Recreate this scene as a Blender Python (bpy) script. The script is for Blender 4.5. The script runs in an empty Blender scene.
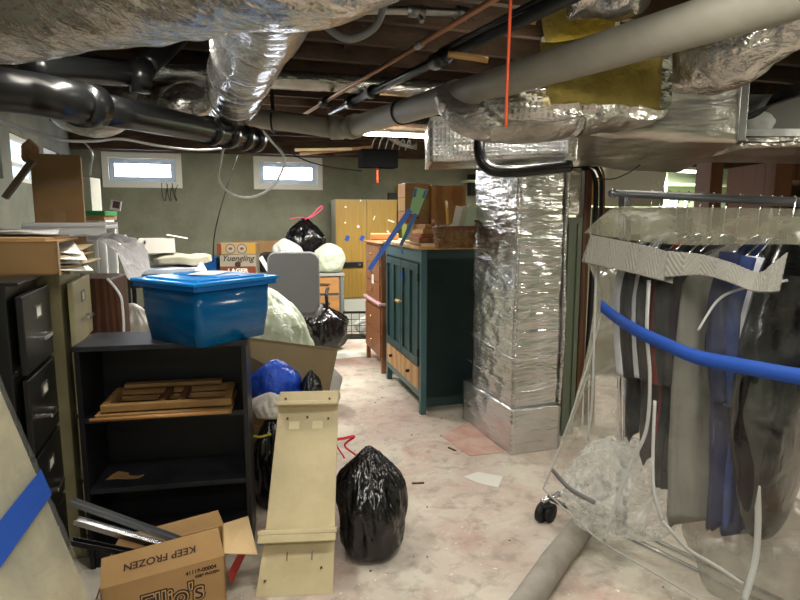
import bpy, bmesh, math, random
from mathutils import Vector, Matrix, noise
SC = bpy.context.scene
COL = SC.collection
rnd = random.Random(7)
PI = math.pi
# ------------------------------------------------------------------ camera geometry (used only to turn measured sight lines into metres)
CAMZ = 1.5
F = 600.0
TP = 85.0 / 600.0
PITCH = math.atan(TP)
CP, SP = math.cos(PITCH), math.sin(PITCH)
def ray(x, y):
    u = (x - 400) / F; v = (300 - y) / F
    return Vector((u, CP + v * SP, -SP + v * CP))
def atY(x, y, Y):
    d = ray(x, y); t = Y / d.y
    return Vector((d.x * t, Y, CAMZ + d.z * t))
def atZ(x, y, Z):
    d = ray(x, y); t = (Z - CAMZ) / d.z
    return Vector((d.x * t, d.y * t, Z))
ANG = math.atan(1 / 3.0)
E1 = Vector((math.cos(ANG), math.sin(ANG), 0))
E2 = Vector((-math.sin(ANG), math.cos(ANG), 0))
C0 = Vector((-3.909, 7.33, 0))          # back left corner of the room
def room(a, b, z=0.0):                   # a along the back wall, b towards the viewer along the left wall
    return C0 + E1 * a - E2 * b + Vector((0, 0, z))

# ------------------------------------------------------------------ materials
def lin(c):
    return tuple(((v / 255.0) / 12.92 if v <= 10 else ((v / 255.0 + 0.055) / 1.055) ** 2.4) for v in c) + (1,)
MATS = {}
def mat(name, col, rough=0.6, metal=0.0, col2=None, nscale=6.0, bump=0.0, bscale=20.0, trans=0.0, coat=0.0,
        wave=None, lo=0.35, hi=0.65, emit=None, estr=0, stretch=(1, 1, 1), ior=1.45, spec=0.5, alpha=None, distort=0.0):
    if name in MATS: return MATS[name]
    m = bpy.data.materials.new(name); m.use_nodes = True
    nt = m.node_tree; N = nt.nodes; L = nt.links
    b = N['Principled BSDF']; out = N['Material Output']
    b.inputs['Base Color'].default_value = lin(col)
    b.inputs['Roughness'].default_value = rough
    b.inputs['Metallic'].default_value = metal
    b.inputs['IOR'].default_value = ior
    b.inputs['Transmission Weight'].default_value = trans
    b.inputs['Coat Weight'].default_value = coat
    b.inputs['Specular IOR Level'].default_value = spec
    if emit:
        b.inputs['Emission Color'].default_value = lin(emit); b.inputs['Emission Strength'].default_value = estr
    tc = N.new('ShaderNodeTexCoord'); mp = N.new('ShaderNodeMapping'); mp.inputs['Scale'].default_value = stretch
    L.new(tc.outputs['Object'], mp.inputs['Vector'])
    if col2:
        if wave:
            t = N.new('ShaderNodeTexWave'); t.inputs['Scale'].default_value = wave
            t.inputs['Distortion'].default_value = 6; t.inputs['Detail'].default_value = 3; t.inputs['Detail Scale'].default_value = 1.4
            fac = t.outputs['Fac']
        else:
            t = N.new('ShaderNodeTexNoise'); t.inputs['Scale'].default_value = nscale; t.inputs['Detail'].default_value = 6
            t.inputs['Roughness'].default_value = .62
            fac = t.outputs['Fac']
        L.new(mp.outputs['Vector'], t.inputs['Vector'])
        r = N.new('ShaderNodeValToRGB'); r.color_ramp.elements[0].position = lo; r.color_ramp.elements[1].position = hi
        r.color_ramp.elements[0].color = lin(col); r.color_ramp.elements[1].color = lin(col2)
        L.new(fac, r.inputs['Fac']); L.new(r.outputs['Color'], b.inputs['Base Color'])
    if bump:
        t2 = N.new('ShaderNodeTexNoise'); t2.inputs['Scale'].default_value = bscale; t2.inputs['Detail'].default_value = 4
        t2.inputs['Distortion'].default_value = distort
        L.new(mp.outputs['Vector'], t2.inputs['Vector'])
        bp = N.new('ShaderNodeBump'); bp.inputs['Strength'].default_value = bump; bp.inputs['Distance'].default_value = 0.02
        L.new(t2.outputs['Fac'], bp.inputs['Height']); L.new(bp.outputs['Normal'], b.inputs['Normal'])
    if alpha is not None:
        tr = N.new('ShaderNodeBsdfTransparent'); tr.inputs['Color'].default_value = (1, 1, 1, 1)
        mx = N.new('ShaderNodeMixShader')
        L.new(tr.outputs[0], mx.inputs[1]); L.new(b.outputs[0], mx.inputs[2]); L.new(mx.outputs[0], out.inputs['Surface'])
        mx.inputs[0].default_value = alpha
    MATS[name] = m
    return m

def film(name, tint=(255, 255, 255), haze=0.08, hazecol=(225, 230, 225), rough=0.12, bump=0.6, bscale=14, gloss=1.0, distort=1.5, hazevar=0.0):
    """thin clear plastic: transparent, a fresnel gloss and a little white haze"""
    m = bpy.data.materials.new(name); m.use_nodes = True
    nt = m.node_tree; N = nt.nodes; L = nt.links
    for n in list(N): N.remove(n)
    out = N.new('ShaderNodeOutputMaterial')
    tr = N.new('ShaderNodeBsdfTransparent'); tr.inputs['Color'].default_value = lin(tint)
    df = N.new('ShaderNodeBsdfDiffuse'); df.inputs['Color'].default_value = lin(hazecol)
    tl = N.new('ShaderNodeBsdfTranslucent'); tl.inputs['Color'].default_value = lin(hazecol)
    ad = N.new('ShaderNodeMixShader'); ad.inputs[0].default_value = 0.4
    L.new(df.outputs[0], ad.inputs[1]); L.new(tl.outputs[0], ad.inputs[2])
    mx = N.new('ShaderNodeMixShader'); mx.inputs[0].default_value = haze
    L.new(tr.outputs[0], mx.inputs[1]); L.new(ad.outputs[0], mx.inputs[2])
    gl = N.new('ShaderNodeBsdfGlossy'); gl.inputs['Roughness'].default_value = rough
    fr = N.new('ShaderNodeLayerWeight'); fr.inputs['Blend'].default_value = .22
    mul = N.new('ShaderNodeMath'); mul.operation = 'MULTIPLY'; mul.inputs[1].default_value = gloss * .5
    L.new(fr.outputs['Fresnel'], mul.inputs[0]); gm = N.new('ShaderNodeNewGeometry')
    pw = N.new('ShaderNodeMath'); pw.operation = 'POWER'; pw.inputs[1].default_value = 3.0
    L.new(fr.outputs['Facing'], pw.inputs[0]); ad2 = N.new('ShaderNodeMath'); ad2.operation = 'ADD'; ad2.inputs[1].default_value = .09
    L.new(pw.outputs[0], ad2.inputs[0]); L.new(ad2.outputs[0], mul.inputs[0])
    mg = N.new('ShaderNodeMixShader')
    L.new(mul.outputs[0], mg.inputs[0]); L.new(mx.outputs[0], mg.inputs[1]); L.new(gl.outputs[0], mg.inputs[2])
    tc = N.new('ShaderNodeTexCoord'); nz = N.new('ShaderNodeTexNoise'); nz.inputs['Scale'].default_value = bscale
    nz.inputs['Detail'].default_value = 4; nz.inputs['Distortion'].default_value = distort
    L.new(tc.outputs['Object'], nz.inputs['Vector'])
    bp = N.new('ShaderNodeBump'); bp.inputs['Strength'].default_value = bump; bp.inputs['Distance'].default_value = 0.03
    L.new(nz.outputs['Fac'], bp.inputs['Height'])
    for s in (df, gl, fr): L.new(bp.outputs['Normal'], s.inputs['Normal'])
    if hazevar:
        mr = N.new('ShaderNodeMapRange'); mr.inputs['From Min'].default_value = .35; mr.inputs['From Max'].default_value = .65
        mr.inputs['To Min'].default_value = max(0, haze - hazevar); mr.inputs['To Max'].default_value = haze + hazevar
        L.new(nz.outputs['Fac'], mr.inputs['Value']); L.new(mr.outputs[0], mx.inputs[0])
    L.new(mg.outputs[0], out.inputs['Surface'])
    return m

def foil_mat(name, col=(205, 205, 205), rough=0.25, b1=0.5, s1=7, b2=0.35, s2=45, quilt=False, col2=(170, 168, 160), metal=0.88, zst=(1, 1, 3.5), dist=.6, crease=.5):
    m = bpy.data.materials.new(name); m.use_nodes = True
    nt = m.node_tree; N = nt.nodes; L = nt.links
    b = N['Principled BSDF']
    b.inputs['Metallic'].default_value = metal; b.inputs['Roughness'].default_value = rough
    tc = N.new('ShaderNodeTexCoord')
    n1 = N.new('ShaderNodeTexNoise'); n1.inputs['Scale'].default_value = s1; n1.inputs['Detail'].default_value = 2.2
    n1.inputs['Distortion'].default_value = dist; n1.inputs['Roughness'].default_value = .55
    mp = N.new('ShaderNodeMapping'); mp.inputs['Scale'].default_value = zst
    L.new(tc.outputs['Object'], mp.inputs['Vector']); L.new(mp.outputs[0], n1.inputs['Vector'])
    bp1 = N.new('ShaderNodeBump'); bp1.inputs['Strength'].default_value = b1; bp1.inputs['Distance'].default_value = .05
    L.new(n1.outputs['Fac'], bp1.inputs['Height'])
    if quilt:
        n2 = N.new('ShaderNodeTexVoronoi'); n2.inputs['Scale'].default_value = s2; n2.inputs['Randomness'].default_value = .15
        h = n2.outputs['Distance']
    else:
        n2 = N.new('ShaderNodeTexNoise'); n2.inputs['Scale'].default_value = s2; n2.inputs['Detail'].default_value = 3
        n2.inputs['Distortion'].default_value = 1.0
        h = n2.outputs['Fac']
    L.new(tc.outputs['Object'], n2.inputs['Vector'])
    bp2 = N.new('ShaderNodeBump'); bp2.inputs['Strength'].default_value = b2; bp2.inputs['Distance'].default_value = .01
    n4 = N.new('ShaderNodeTexNoise'); n4.inputs['Scale'].default_value = s1 * 1.7; n4.inputs['Detail'].default_value = 3; n4.inputs['Distortion'].default_value = .3
    L.new(mp.outputs[0], n4.inputs['Vector'])
    sb = N.new('ShaderNodeMath'); sb.operation = 'SUBTRACT'; sb.inputs[1].default_value = .5; L.new(n4.outputs['Fac'], sb.inputs[0])
    ab_ = N.new('ShaderNodeMath'); ab_.operation = 'ABSOLUTE'; L.new(sb.outputs[0], ab_.inputs[0])
    bp4 = N.new('ShaderNodeBump'); bp4.inputs['Strength'].default_value = crease; bp4.inputs['Distance'].default_value = .03; bp4.invert = True
    L.new(ab_.outputs[0], bp4.inputs['Height']); L.new(bp1.outputs[0], bp4.inputs['Normal'])
    L.new(h, bp2.inputs['Height']); L.new(bp4.outputs[0], bp2.inputs['Normal'])
    L.new(bp2.outputs[0], b.inputs['Normal'])
    n3 = N.new('ShaderNodeTexNoise'); n3.inputs['Scale'].default_value = 3; n3.inputs['Detail'].default_value = 5
    L.new(tc.outputs['Object'], n3.inputs['Vector'])
    r = N.new('ShaderNodeValToRGB'); r.color_ramp.elements[0].color = lin(col2); r.color_ramp.elements[1].color = lin(col)
    r.color_ramp.elements[0].position = .35; r.color_ramp.elements[1].position = .6
    L.new(n3.outputs['Fac'], r.inputs['Fac']); L.new(r.outputs[0], b.inputs['Base Color'])
    return m

# ------------------------------------------------------------------ objects
def props(o, label=None, cat=None, group=None, kind=None):
    if label: o['label'] = label
    if cat: o['category'] = cat
    if group: o['group'] = group
    if kind: o['kind'] = kind
    return o
WM = {}
def thing(name, label, cat, loc=(0, 0, 0), rotz=0.0, group=None):
    o = bpy.data.objects.new(name, None); COL.objects.link(o)
    o.location = loc; o.rotation_euler = (0, 0, rotz); o.empty_display_size = .1
    WM[o] = Matrix.Translation(Vector(loc)) @ Matrix.Rotation(rotz, 4, 'Z')
    return props(o, label, cat, group)

class MB:
    def __init__(s): s.bm = bmesh.new()
    def box(s, c, d, rz=0, rx=0, ry=0):
        M = Matrix.Translation(Vector(c)) @ Matrix.Rotation(rz, 4, 'Z') @ Matrix.Rotation(ry, 4, 'Y') @ Matrix.Rotation(rx, 4, 'X') @ Matrix.Diagonal((d[0], d[1], d[2], 1))
        bmesh.ops.create_cube(s.bm, size=1, matrix=M); return s
    def bar(s, p, q, w, h, roll=0):
        p, q = Vector(p), Vector(q); d = q - p
        qt = d.to_track_quat('Z', 'Y')
        M = Matrix.Translation((p + q) / 2) @ qt.to_matrix().to_4x4() @ Matrix.Rotation(roll, 4, 'Z') @ Matrix.Diagonal((w, h, d.length, 1))
        bmesh.ops.create_cube(s.bm, size=1, matrix=M); return s
    def cyl(s, p, q, r, r2=None, n=20):
        p, q = Vector(p), Vector(q); d = q - p
        M = Matrix.Translation((p + q) / 2) @ d.to_track_quat('Z', 'Y').to_matrix().to_4x4()
        bmesh.ops.create_cone(s.bm, cap_ends=True, segments=n, radius1=r, radius2=r if r2 is None else r2, depth=d.length, matrix=M); return s
    def sph(s, c, r, sc=(1, 1, 1), sub=3):
        M = Matrix.Translation(Vector(c)) @ Matrix.Diagonal((sc[0], sc[1], sc[2], 1))
        bmesh.ops.create_icosphere(s.bm, subdivisions=sub, radius=r, matrix=M); return s
    def poly(s, pts, thick):
        """closed outline pts (3D, planar) extruded by vector thick"""
        t = Vector(thick)
        a = [s.bm.verts.new(Vector(p)) for p in pts]; b = [s.bm.verts.new(Vector(p) + t) for p in pts]
        s.bm.faces.new(a); s.bm.faces.new(b[::-1])
        n = len(pts)
        for i in range(n): s.bm.faces.new((a[i], b[i], b[(i + 1) % n], a[(i + 1) % n]))
        return s
    def grid(s, fn, nu, nv, closed_u=False):
        V = [[s.bm.verts.new(fn(i / nu if closed_u else i / (nu), j / nv)) for i in range(nu if closed_u else nu + 1)] for j in range(nv + 1)]
        m = nu if closed_u else nu
        for j in range(nv):
            for i in range(m):
                k = (i + 1) % nu if closed_u else i + 1
                s.bm.faces.new((V[j][i], V[j][k], V[j + 1][k], V[j + 1][i]))
        return s
    def tube(s, pts, r, n=12, sm=6, jit=0, jf=5.0, cap=True, ry=None, seed=0):
        P = smooth(pts, sm) if sm else [Vector(p) for p in pts]
        m = len(P); rings = []
        up = Vector((0, 0, 1)); prev = None
        for i, p in enumerate(P):
            d = (P[min(i + 1, m - 1)] - P[max(i - 1, 0)]).normalized()
            if prev is None:
                a = d.cross(up)
                if a.length < .1: a = d.cross(Vector((1, 0, 0)))
            else: a = prev - d * prev.dot(d)
            a.normalize(); prev = a; b = a.cross(d).normalized()
            t = i / max(1, m - 1)
            rr = r(t) if callable(r) else r
            ring = []
            for k in range(n):
                th = 2 * PI * k / n
                q = a * math.cos(th) + b * math.sin(th) * (ry or 1)
                x = rr
                if jit:
                    w = p + q * rr
                    x = rr * (1 + jit * noise.noise(w * jf + Vector((seed, 0, 0))) + jit * .5 * noise.noise(w * jf * 2.7 + Vector((0, seed, 3))))
                ring.append(s.bm.verts.new(p + q * x))
            rings.append(ring)
        for i in range(m - 1):
            for k in range(n):
                s.bm.faces.new((rings[i][k], rings[i][(k + 1) % n], rings[i + 1][(k + 1) % n], rings[i + 1][k]))
        if cap:
            s.bm.faces.new(rings[0][::-1]); s.bm.faces.new(rings[-1])
        return s
    def xform(s, fn):
        for v in s.bm.verts: v.co = fn(v.co)
        return s
    def build(s, name, m, parent=None, smooth=False, bevel=0, world=False, label=None, solid=0, subd=0, org=True):
        me = bpy.data.meshes.new(name)
        bmesh.ops.recalc_face_normals(s.bm, faces=s.bm.faces)
        if world and parent is not None and parent in WM:
            s.bm.transform(WM[parent].inverted())
        off = Vector((0, 0, 0))
        if parent is None and org and s.bm.verts:
            xs = [v.co.x for v in s.bm.verts]; ys = [v.co.y for v in s.bm.verts]; zs = [v.co.z for v in s.bm.verts]
            off = Vector(((min(xs) + max(xs)) / 2, (min(ys) + max(ys)) / 2, min(zs)))
            bmesh.ops.translate(s.bm, verts=s.bm.verts, vec=-off)
        s.bm.to_mesh(me); s.bm.free()
        if smooth:
            for p in me.polygons: p.use_smooth = True
        me.materials.append(m)
        o = bpy.data.objects.new(name, me); COL.objects.link(o)
        o.location = off
        if parent is not None:
            o.parent = parent
            if world and parent in WM: WM[o] = WM[parent]
            elif parent in WM: WM[o] = WM[parent]
        if solid:
            md = o.modifiers.new('solid', 'SOLIDIFY'); md.thickness = solid; md.offset = 0
        if subd:
            md = o.modifiers.new('sub', 'SUBSURF'); md.levels = subd; md.render_levels = subd
        if bevel:
            md = o.modifiers.new('bev', 'BEVEL'); md.width = bevel; md.segments = 2; md.limit_method = 'ANGLE'
        if label: o['label'] = label
        return o

def smooth(pts, k):
    P = [Vector(p) for p in pts]
    if len(P) < 3:
        return [P[0].lerp(P[-1], i / max(1, k)) for i in range(k + 1)]
    out = []
    Q = [P[0] * 2 - P[1]] + P + [P[-1] * 2 - P[-2]]
    for i in range(1, len(Q) - 2):
        p0, p1, p2, p3 = Q[i - 1:i + 3]
        for j in range(k):
            t = j / k
            out.append(.5 * ((2 * p1) + (p2 - p0) * t + (2 * p0 - 5 * p1 + 4 * p2 - p3) * t * t + (3 * p1 - p0 - 3 * p2 + p3) * t ** 3))
    out.append(P[-1])
    return out

def copy_tree(o, parent=None):
    c = o.copy(); COL.objects.link(c)
    if parent is not None: c.parent = parent
    for ch in list(o.children): copy_tree(ch, c)
    return c

def lettering(name, text, size, m, parent, P, right, up, off=0.002, ext=0.0006, align='CENTER', sx=1.0, bold=0.0, shear=0.0):
    """flat lettering laid on a surface at P (parent space)"""
    cu = bpy.data.curves.new(name, 'FONT'); cu.body = text; cu.size = size; cu.extrude = ext
    cu.align_x = align; cu.align_y = 'CENTER'; cu.offset = bold; cu.shear = shear
    tmp = bpy.data.objects.new('tmp', cu); COL.objects.link(tmp)
    dg = bpy.context.evaluated_depsgraph_get(); dg.update()
    me = bpy.data.meshes.new_from_object(tmp.evaluated_get(dg))
    COL.objects.unlink(tmp); bpy.data.objects.remove(tmp)
    right = Vector(right).normalized(); up = Vector(up).normalized(); nrm = right.cross(up)
    M = Matrix((right * sx, up, nrm)).transposed().to_4x4(); M.translation = Vector(P) + nrm * off
    me.transform(M); me.materials.clear(); me.materials.append(m)
    o = bpy.data.objects.new(name, me); COL.objects.link(o); o.parent = parent
    return o

def bag_mesh(mb, c, rx, ry, h, seed=0, rz=0, wr=0.12, neck=0.25, squash=.75, sub=5, lean=(0, 0), fold=.06):
    """a tied, slumped plastic sack standing on z = c.z"""
    c = Vector(c)
    bm2 = bmesh.new(); bmesh.ops.create_icosphere(bm2, subdivisions=sub, radius=1)
    sv = Vector((seed * 3.7, seed * 1.3, seed * 2.1))
    for v in bm2.verts:
        p = v.co.copy(); t = (p.z + 1) / 2
        th = math.atan2(p.y, p.x)
        prof = 1.0
        if t > .62: prof = 1 - (1 - neck) * ((t - .62) / .38) ** 1.5 * .8
        big = noise.noise(p * 1.5 + sv) * .22
        rg = (1 - abs(noise.noise(Vector((p.x * 2.6, p.y * 2.6, p.z * 1.0)) + sv)) * 2.4)
        rg2 = (1 - abs(noise.noise(Vector((p.x * 8, p.y * 8, p.z * 2.5)) + sv * 2)) * 2.4)
        k = 1 + big + wr * (rg - .5) * .6 + wr * .12 * (rg2 - .5) + fold * math.sin(th * 9 + 3 * noise.noise(p * 2 + sv)) * max(0, t - .35)
        zz = t
        if t < .25: zz = .25 * (t / .25) ** 1.8
        x = p.x * prof * k; y = p.y * prof * k
        if t < .3:                                   # flat, wider foot
            s_ = 1 + .25 * (1 - t / .3); x *= s_; y *= s_
        z = h * (zz + .06 * big * t + .03 * wr * 8 * (rg2 - .5) * t * .4)
        x = x * rx + lean[0] * t; y = y * ry + lean[1] * t
        v.co = Vector((x * math.cos(rz) - y * math.sin(rz), x * math.sin(rz) + y * math.cos(rz), max(0, z))) + c
    off = len(mb.bm.verts)
    me = bpy.data.meshes.new('t'); bm2.to_mesh(me); bm2.free(); mb.bm.from_mesh(me); bpy.data.meshes.remove(me)
    return mb

def cloth(mb, fn, nu=40, nv=40, amp=.02, f=6, seed=0, ridge=True):
    def g(u, v):
        p = Vector(fn(u, v))
        q = p * f + Vector((seed, seed * .7, 0))
        n = noise.noise(q); n2 = noise.noise(q * 2.3)
        w = ((1 - abs(n) * 2.2) if ridge else n) * amp + n2 * amp * .4
        return p + Vector((noise.noise(q + Vector((9, 0, 0))) * amp * .5, w * .5, w))
    mb.grid(g, nu, nv); return mb
def bil(a, b, c, d):
    a, b, c, d = map(Vector, (a, b, c, d))
    return lambda u, v: (a * (1 - u) + b * u) * (1 - v) + (d * (1 - u) + c * u) * v

# ------------------------------------------------------------------ shared materials
def floor_mat():
    m = bpy.data.materials.new('worn_painted_concrete'); m.use_nodes = True
    nt = m.node_tree; N = nt.nodes; L = nt.links; b = N['Principled BSDF']; b.inputs['Roughness'].default_value = .72
    tc = N.new('ShaderNodeTexCoord')
    def nz(s, d=6, dist=0):
        n = N.new('ShaderNodeTexNoise'); n.inputs['Scale'].default_value = s; n.inputs['Detail'].default_value = d; n.inputs['Distortion'].default_value = dist
        n.inputs['Roughness'].default_value = .65
        L.new(tc.outputs['Object'], n.inputs['Vector']); return n
    def ramp(n, a, c, ca, cc):
        r = N.new('ShaderNodeValToRGB'); r.color_ramp.elements[0].position = a; r.color_ramp.elements[1].position = c
        r.color_ramp.elements[0].color = ca; r.color_ramp.elements[1].color = cc; L.new(n.outputs['Fac'], r.inputs['Fac']); return r
    base = ramp(nz(1.3, 7, .5), .38, .62, lin((186, 168, 156)), lin((208, 202, 188)))
    red = ramp(nz(2.2, 9, .8), .52, .72, (0, 0, 0, 1), (1, 1, 1, 1))
    mx = N.new('ShaderNodeMix'); mx.data_type = 'RGBA'; mx.inputs['B'].default_value = lin((172, 122, 114))
    mm = N.new('ShaderNodeMath'); mm.operation = 'MULTIPLY'; mm.inputs[1].default_value = .8
    L.new(red.outputs[0], mm.inputs[0]); L.new(mm.outputs[0], mx.inputs['Factor']); L.new(base.outputs[0], mx.inputs['A'])
    dirt = ramp(nz(9, 10, .3), .5, .68, (0, 0, 0, 1), (1, 1, 1, 1))
    m2 = N.new('ShaderNodeMix'); m2.data_type = 'RGBA'; m2.inputs['B'].default_value = lin((138, 128, 116))
    m3 = N.new('ShaderNodeMath'); m3.operation = 'MULTIPLY'; m3.inputs[1].default_value = .65
    L.new(dirt.outputs[0], m3.inputs[0]); L.new(m3.outputs[0], m2.inputs['Factor']); L.new(mx.outputs['Result'], m2.inputs['A'])
    sp = ramp(nz(45, 3), .66, .7, (0, 0, 0, 1), (1, 1, 1, 1))
    m4 = N.new('ShaderNodeMix'); m4.data_type = 'RGBA'; m4.inputs['B'].default_value = lin((235, 230, 222))
    L.new(sp.outputs[0], m4.inputs['Factor']); L.new(m2.outputs['Result'], m4.inputs['A'])
    L.new(m4.outputs['Result'], b.inputs['Base Color'])
    bp = N.new('ShaderNodeBump'); bp.inputs['Strength'].default_value = .25; bp.inputs['Distance'].default_value = .01
    L.new(nz(14, 8).outputs['Fac'], bp.inputs['Height']); L.new(bp.outputs[0], b.inputs['Normal'])
    return m
M_floor = floor_mat()
M_wall = mat('green_grey_painted_block', (112, 114, 96), .85, col2=(136, 138, 118), nscale=1.6, bump=.25, bscale=30)
M_wallL = mat('grey_painted_block', (104, 106, 96), .85, col2=(128, 130, 116), nscale=2, bump=.3, bscale=25)
M_wallP = mat('pale_green_wall', (168, 184, 158), .8, col2=(186, 200, 174), nscale=1.5, bump=.1)
M_olive = mat('olive_painted_panel', (118, 116, 88), .8, col2=(132, 130, 102), nscale=2)
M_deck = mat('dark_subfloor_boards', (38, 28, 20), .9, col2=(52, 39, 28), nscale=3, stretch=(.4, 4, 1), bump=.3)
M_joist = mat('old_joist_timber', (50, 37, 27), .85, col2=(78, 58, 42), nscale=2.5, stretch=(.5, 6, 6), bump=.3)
M_pine = mat('light_pine', (192, 152, 98), .6, col2=(170, 128, 78), nscale=2, stretch=(.6, 4, 4))
M_pine2 = mat('honey_wood', (176, 130, 80), .5, col2=(154, 108, 62), nscale=2, stretch=(.6, 4, 4))
M_ply = mat('yellow_plywood', (160, 130, 60), .45, col2=(142, 112, 46), nscale=3, stretch=(14, 14, .6))
M_brown = mat('red_brown_wood', (148, 98, 64), .45, col2=(126, 80, 50), wave=1.5, stretch=(3, 3, .8))
M_dkbrown = mat('dark_brown_wood', (92, 56, 34), .6, col2=(64, 38, 24), wave=2, stretch=(4, 4, .5))
M_post = mat('brown_painted_timber', (104, 68, 44), .6, col2=(84, 52, 32), nscale=4)
M_teal = mat('teal_painted_wood', (40, 74, 76), .42, col2=(32, 62, 66), nscale=5)
M_teal2 = mat('teal_side_panel', (30, 56, 54), .38, col2=(24, 46, 46), nscale=5)
M_blackwood = mat('black_laminate', (15, 16, 20), .42, col2=(22, 23, 28), nscale=8)
M_dust = mat('dusty_black_laminate', (38, 40, 48), .5, col2=(18, 19, 24), nscale=7)
M_card = mat('cardboard', (172, 138, 92), .85, col2=(156, 122, 80), nscale=3)
M_card2 = mat('weathered_cardboard', (150, 118, 78), .88, col2=(128, 98, 62), nscale=3, lo=.4, hi=.7)
M_tan = mat('light_tan_board', (190, 170, 136), .85, col2=(176, 156, 122), nscale=2)
M_cream = mat('cream_painted_wood', (204, 190, 152), .5, col2=(188, 174, 138), nscale=5, bump=.15, bscale=12)
M_creammet = mat('cream_enamel_steel', (198, 190, 152), .4, col2=(178, 170, 132), nscale=3)
M_blackmet = mat('black_enamel_steel', (18, 19, 20), .38, col2=(26, 27, 29), nscale=4)
M_chrome = mat('chrome', (215, 215, 218), .18, 1.0)
M_steel = mat('galvanised_steel', (165, 165, 165), .38, 1.0, col2=(130, 130, 128), nscale=8)
M_rail = mat('brushed_grey_rail', (130, 132, 136), .35, .9)
M_brass = mat('brass', (206, 178, 120), .3, .9)
M_white = mat('white_plastic', (226, 228, 228), .4)
M_whitepaint = mat('white_paint', (222, 222, 212), .6)
M_paper = mat('white_paper', (232, 230, 222), .8)
M_black = mat('black_rubber', (18, 18, 19), .6)
M_abs = mat('black_pipe_plastic', (20, 21, 22), .28)
M_pvc = mat('grey_painted_pipe', (152, 148, 136), .55, col2=(138, 134, 122), nscale=4, stretch=(1, 1, 1))
M_copper = mat('copper_pipe', (150, 110, 86), .4, .85)
M_blackbag = mat('black_bin_liner', (10, 10, 12), .22, bump=.35, bscale=7, distort=2.0, spec=.7)
M_whitebag = mat('white_bin_liner', (196, 199, 196), .35, bump=.7, bscale=10, distort=2)
M_greenbag = mat('pale_green_sack', (192, 202, 180), .4, bump=.7, bscale=9, distort=2)
M_bluebag = mat('blue_plastic_bag', (22, 74, 190), .35, bump=.8, bscale=12, distort=2)
M_tape = mat('blue_masking_tape', (26, 74, 164), .6)
M_red = mat('red_plastic_tie', (220, 40, 66), .4)
M_grey = mat('grey_fabric', (112, 114, 116), .8, bump=.2, bscale=120)
M_insul = mat('yellow_insulation', (150, 134, 64), .95, col2=(176, 158, 88), nscale=9, bump=.9, bscale=28)
M_foil = foil_mat('foil_wrap', b1=.5, s1=6, dist=.4, zst=(1, 1, 1.6), crease=.65, col=(228, 226, 222), col2=(196, 192, 184))
M_foilC = foil_mat('column_foil', b1=.35, s1=4, zst=(1, 1, 5), b2=.18, s2=38, crease=.28, dist=.2, rough=.24, col=(222, 222, 226), col2=(200, 198, 192))
M_foilB = foil_mat('foil_wrap_smooth', b1=.35, s1=4, b2=.2)
M_foilD2 = foil_mat('satin_foil', col=(215, 212, 205), col2=(185, 180, 172), rough=.3, b1=.4, s1=4, b2=.2, dist=.3, crease=.4, zst=(.6, 1, 2.5))
M_foilQ = foil_mat('quilted_foil', b1=.25, s1=3, b2=.35, s2=42, quilt=True, col=(225, 225, 228))
M_foilD = foil_mat('dull_foil_wrap', col=(190, 186, 180), col2=(156, 150, 142), rough=.34, b1=.5, s1=6, b2=.3, dist=.3, crease=.7, zst=(1, 1, 2))
M_ink = mat('brown_print', (58, 40, 34), .8)
M_winpane = mat('daylit_frosted_pane', (235, 240, 248), .5, emit=(232, 240, 255), estr=14)
M_tube = mat('lit_lamp_tube', (255, 255, 250), .5, emit=(255, 250, 235), estr=14)

# ------------------------------------------------------------------ room shell
def struct(o, label=None): o['kind'] = 'structure'; return o
H = 2.45
struct(MB().box((1.5, 3.5, -.05), (20, 20, .1)).build('floor', M_floor, org=False))
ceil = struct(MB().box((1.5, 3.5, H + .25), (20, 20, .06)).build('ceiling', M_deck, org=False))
b0 = .25
i = 0
while b0 < 9.0:                        # joists run along the back wall's direction
    p = room(-.1, b0, H + .11); q = room(11.2, b0, H + .11)
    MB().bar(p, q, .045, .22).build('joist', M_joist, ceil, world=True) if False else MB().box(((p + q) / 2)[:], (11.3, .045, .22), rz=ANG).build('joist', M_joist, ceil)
    b0 += .41; i += 1
for (a, b) in ((1.7, .9), (3.3, 1.7), (2.6, 2.9), (4.4, 2.1), (3.6, 3.4), (5.2, 3.3), (2.3, 4.2), (4.9, 4.4), (6.4, 3.0), (3.9, 5.2)):   # bridging between joists
    c = room(a, b + .05, H + .14)
    MB().box(c, (.04, .37, .15), rz=ANG).build('bridging_block', M_pine2 if (a * 10) % 2 < 1 else M_joist, ceil)
MBW = MB()
def wall_with_holes(name, p0, d, nrm, length, height, holes, m, thick=.2):
    """p0 start, d unit direction, nrm points away from the room; holes = (s0,s1,z0,z1)"""
    mb = MB(); xs = sorted({0, length} | {h[0] for h in holes} | {h[1] for h in holes})
    def blk(s0, s1, z0, z1):
        if z1 - z0 < 1e-4: return
        c = p0 + d * (s0 + s1) / 2 + nrm * thick / 2 + Vector((0, 0, (z0 + z1) / 2))
        mb.box(c, (s1 - s0, thick, z1 - z0), rz=math.atan2(d.y, d.x))
    for s0, s1 in zip(xs, xs[1:]):
        h = [x for x in holes if x[0] <= s0 + 1e-6 and x[1] >= s1 - 1e-6]
        if h: blk(s0, s1, 0, h[0][2]); blk(s0, s1, h[0][3], height)
        else: blk(s0, s1, 0, height)
    return struct(mb.build(name, m, org=False))
def on_back(x, y):                      # point of the back wall seen at (x, y)
    d = ray(x, y); n = -E2; t = (C0 - Vector((0, 0, CAMZ))).dot(n) / d.dot(n); P = Vector((0, 0, CAMZ)) + d * t; return P
def on_left(x, y):
    d = ray(x, y); n = E1; t = (C0 - Vector((0, 0, CAMZ))).dot(n) / d.dot(n); return Vector((0, 0, CAMZ)) + d * t
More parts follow.
